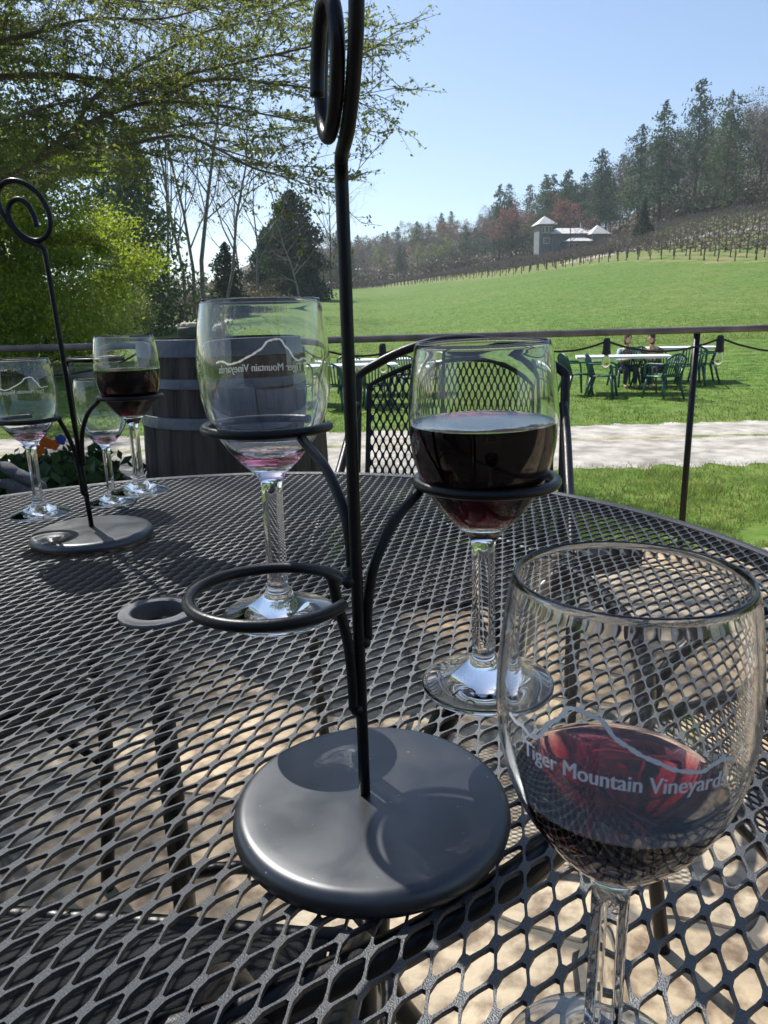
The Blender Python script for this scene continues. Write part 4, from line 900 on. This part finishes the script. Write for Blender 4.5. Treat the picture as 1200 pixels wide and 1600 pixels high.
# ------------------------------------------------------------------ vineyard
def vine_variant(seed):
    rn = random.Random(seed); m = MB(); P = [(0, 0, -.15)]
    for k in range(1, 6): P.append((P[-1][0]+rn.gauss(0, .03), rn.gauss(0, .03), k*.2))
    m.tube(P, [.055, .05, .045, .045, .04, .05], 6)
    for s in (-1, 1):
        Q = [P[-1]]
        for k in range(1, 7): Q.append((P[-1][0]+s*k*.19, rn.gauss(0, .04), 1.02+.06*math.sin(k)+rn.gauss(0, .03)))
        m.tube(Q, [.035-.003*i for i in range(7)], 5)
        for k in range(22):
            q = Q[rn.randint(0, 6)]; d = Vector((rn.gauss(0, .5), rn.gauss(0, .35), rn.uniform(-.15, .6))); m.tube([q, Vector(q)+d*.5, Vector(q)+d+Vector((rn.gauss(0, .12), 0, -.05))], [.022, .018, .012], 3, caps=False)
    m.tube([(.08, 0, -.1), (.08, 0, 1.55)], .026, 6)
    return m.mesh('grapevine', M['vine'])
vv = [vine_variant(s) for s in range(5)]
extra = MB(); cnt = 0; cand = []
for row in range(18):
    y = 56.0; x = None
    while y < 190:
        xx = vine_x(min(y, 199))+row*2.3+rnd.uniform(-.15, .15)
        al = xx/y
        if y < forest_y(al)-6 and al < .75: cand.append((y, xx, row))
        y += 2.3
cand.sort(key=lambda c: math.hypot(c[0], c[1])+c[2]*2)
for i, (y, x, row) in enumerate(cand):
    ang = math.atan2(-(vine_x(y+2)-vine_x(y-2)), 4)
    if i < 290:
        o = link('grapevine', vv[i % 5]); o.location = (x, y, ground_h(x, y)-.02); o.rotation_euler = (0, 0, math.pi/2-(-ang) if False else math.atan2(4, vine_x(y+2)-vine_x(y-2))); tag(o, 'leafless dark grapevine on its post in the vineyard rows above the green field', 'grapevine', 'grapevines in the vineyard rows')
    else:
        me = vv[i % 5]; rz = math.atan2(4, vine_x(min(199, y+2))-vine_x(y-2)); cs, sn = math.cos(rz), math.sin(rz); g = ground_h(x, y); k = len(extra.v)
        extra.v += [(x+v.co.x*cs-v.co.y*sn, y+v.co.x*sn+v.co.y*cs, g+v.co.z) for v in me.vertices]; extra.f += [tuple(j+k for j in p_.vertices) for p_ in me.polygons]
if extra.v: tag(extra.build('far_grapevines', M['vine']), 'mass of bare grapevines in the upper rows of the vineyard', 'grapevines', kind='stuff')
# ------------------------------------------------------------------ house
def house():
    p = ony(895, 390, 152); g = ground_h(p.x, 152)-1.0; t = thing('house', 'grey house with white pyramid roofs at the foot of the wooded hill above the vineyard', 'house', (p.x, 152, g), rad(8))
    def pyr(cx, cy, z, w_, d, h, nm='roof', rid=0):
        m = MB(); o = .5; v = [(cx-w_/2-o, cy-d/2-o, z), (cx+w_/2+o, cy-d/2-o, z), (cx+w_/2+o, cy+d/2+o, z), (cx-w_/2-o, cy+d/2+o, z), (cx-rid, cy, z+h), (cx+rid, cy, z+h)]
        m.add(v, [(0, 1, 5, 4), (1, 2, 5), (2, 3, 4, 5), (3, 0, 4), (3, 2, 1, 0)]); m.build(nm, M['houseroof'], t, smooth=False)
    def wall(cx, cy, z0, w_, d, h): return MB().box((cx, cy, z0+h/2), (w_, d, h)).build('wall', M['housewall'], t, smooth=False)
    def win(cx, cy, z, w_, h):
        f = MB(); e = .1
        f.box((cx, cy, z+h/2), (w_+e, .08, e)); f.box((cx, cy, z-h/2), (w_+e, .08, e)); f.box((cx-w_/2, cy, z), (e, .08, h-e)); f.box((cx+w_/2, cy, z), (e, .08, h-e))
        fo = f.build('window', M['whiteplastic'] if False else M['houseroof'], t, smooth=False); MB().box((cx, cy+.02, z), (w_-e, .05, h-e)).build('pane', M['pane'], fo, smooth=False)
    wall(-5.2, 2, 0, 3.0, 3.0, 6.4); pyr(-5.2, 2, 6.4, 3.0, 3.0, 1.7)
    wall(0, 2.5, 0, 8.6, 5, 4.6); pyr(.0, 2.5, 4.6, 8.6, 5, 1.3, rid=2.4)
    wall(.6, -.6, 0, 5, 3.0, 3.0); pyr(.6, -.6, 3.0, 5, 3.0, .9, rid=1.2)
    wall(4.6, -.5, 0, 3.0, 3.0, 4.3); pyr(4.6, -.5, 4.3, 3.0, 3.0, 1.8)
    wall(8.4, .8, 0, 5.6, 4, 2.5); pyr(8.4, .8, 2.5, 5.6, 4, 1.3, rid=1.2)
    MB().box((2.7, 2.6, 6.2), (.5, .5, 1.2)).build('chimney', M['housewall'], t, smooth=False)
    for x in (-5.9, -5.2, -4.5): win(x, .48, 5.4, .5, 1.1)
    for x in (-1.2, -.1, 1.0, 2.2): win(x, -2.13, 1.6, .75, 1.9)
    for x in (4.0, 5.2): win(x, -2.03, 2.0, .8, 1.8)
    for x in (7.0, 8.6, 10.2): win(x, -1.23, 1.3, .8, 1.2)
    win(-5.2, .48, 3.4, 1.2, 1.0)
house()
# ------------------------------------------------------------------ grass blades on the near lawn
def grass(n, ymin, ymax, amax, h, seed, wd, power=1.6):
    rng = np.random.default_rng(seed); Y = ymin+(ymax-ymin)*rng.random(n)**power; X = Y*rng.uniform(-amax, amax, n)
    pat = np.array([noise.noise(Vector((x*.9, y*.9, 2)))+.6*noise.noise(Vector((x*3, y*3, 5))) for x, y in zip(X, Y)])
    rc = np.interp(X, [-16, -8, 0, 6, 14, 30], [8.5, 9.0, 9.3, 9.4, 9.4, 9.6]); ed = rng.normal(size=n)*.14
    ok = ((np.abs(Y-rc) > 1.62+ed) | ((np.abs(Y-rc-.2) < .16+ed*.6) & (rng.random(n) < .5))) & (pat > -.55) & (Y > 3.0)
    X, Y, pat = X[ok], Y[ok], pat[ok]; n = len(X); Z = np.array([ground_h(x, y) for x, y in zip(X, Y)])
    H = h*rng.uniform(.5, 1.3, n)*(1+.8*np.clip(pat, 0, 1)**2*1.6); a = rng.uniform(0, math.pi, n); w_ = wd*rng.uniform(.7, 1.3, n)
    lx = rng.normal(size=n)*H*.5; ly = rng.normal(size=n)*H*.5; dx, dy = np.cos(a)*w_/2, np.sin(a)*w_/2
    V = np.stack([np.stack([X-dx, Y-dy, Z-.01], 1), np.stack([X+dx, Y+dy, Z-.01], 1), np.stack([X+lx, Y+ly, Z+H], 1)], 1)
    return V
V = np.concatenate([grass(170000, 2.9, 11, .75, .034, 1, .009, 1.0), grass(70000, 10, 30, .62, .042, 2, .018, 1.2), grass(90000, 24, 130, .6, .05, 3, .028, 1.7)])
tag(link('grass', quadmesh('grass', V, M['grassblade'], 3)), 'short green lawn grass around the gravel road', 'grass', kind='stuff')

# ------------------------------------------------------------------ unseen wall and floor added behind the camera to darken glass reflections
def reflection_blocker():
    t = thing('blocker_building', 'added dark timber wall with a short eave behind the camera, keeping glass reflections dark', 'building', (0, -7.0, 0))
    MB().box((0, -.15, 1.4), (16, .3, 2.8)).build('wall', mat('dark_timber', (.035, .028, .022), .8, col2=(.06, .048, .038), scale=3, stretch=(1, 1, 8)), t, smooth=False)
    b = MB(); b.add([(-8, -.3, 2.8), (8, -.3, 2.8), (8, .5, 2.6), (-8, .5, 2.6), (-8, -.3, 2.92), (8, -.3, 2.92), (8, .5, 2.72), (-8, .5, 2.72)], [(0, 1, 2, 3), (7, 6, 5, 4), (0, 4, 5, 1), (1, 5, 6, 2), (2, 6, 7, 3), (3, 7, 4, 0)]); b.build('roof', mat('roof_shingle', (.05, .048, .045), .9, col2=(.08, .075, .07), scale=6), t, smooth=False)
reflection_blocker()
o = MB().box((0, -3.6, .0), (14, 6.8, .05)).build('blocker_floor', mat('blocker_boards', (.03, .024, .02), .8, col2=(.05, .04, .032), scale=3, stretch=(1, 8, 1)), smooth=False); o['kind'] = 'structure'  # added dark floor, out of view, so the wine mirrors no bright stone
def haze():
    m = bpy.data.materials.new('haze'); m.use_nodes = True; n = m.node_tree.nodes; n.remove(n['Principled BSDF'])
    v = n.new('ShaderNodeVolumePrincipled'); v.inputs['Color'].default_value = (.78, .86, 1, 1); v.inputs['Density'].default_value = .00038; v.inputs['Anisotropy'].default_value = .2
    m.node_tree.links.new(v.outputs[0], n['Material Output'].inputs['Volume'])
    o = MB().box((0, 150, 45), (900, 700, 100)).build('haze', m, smooth=False); o['kind'] = 'stuff'; o['label'] = 'thin pale blue air softening the far hillside'; o['category'] = 'haze'
haze()
so.data.cycles.is_caustics_light = True
for o in bpy.data.objects:
    if o.name.startswith(('glass_body',)): o.cycles.is_caustics_caster = True
    if o.name.startswith('base'): o.cycles.is_caustics_receiver = True
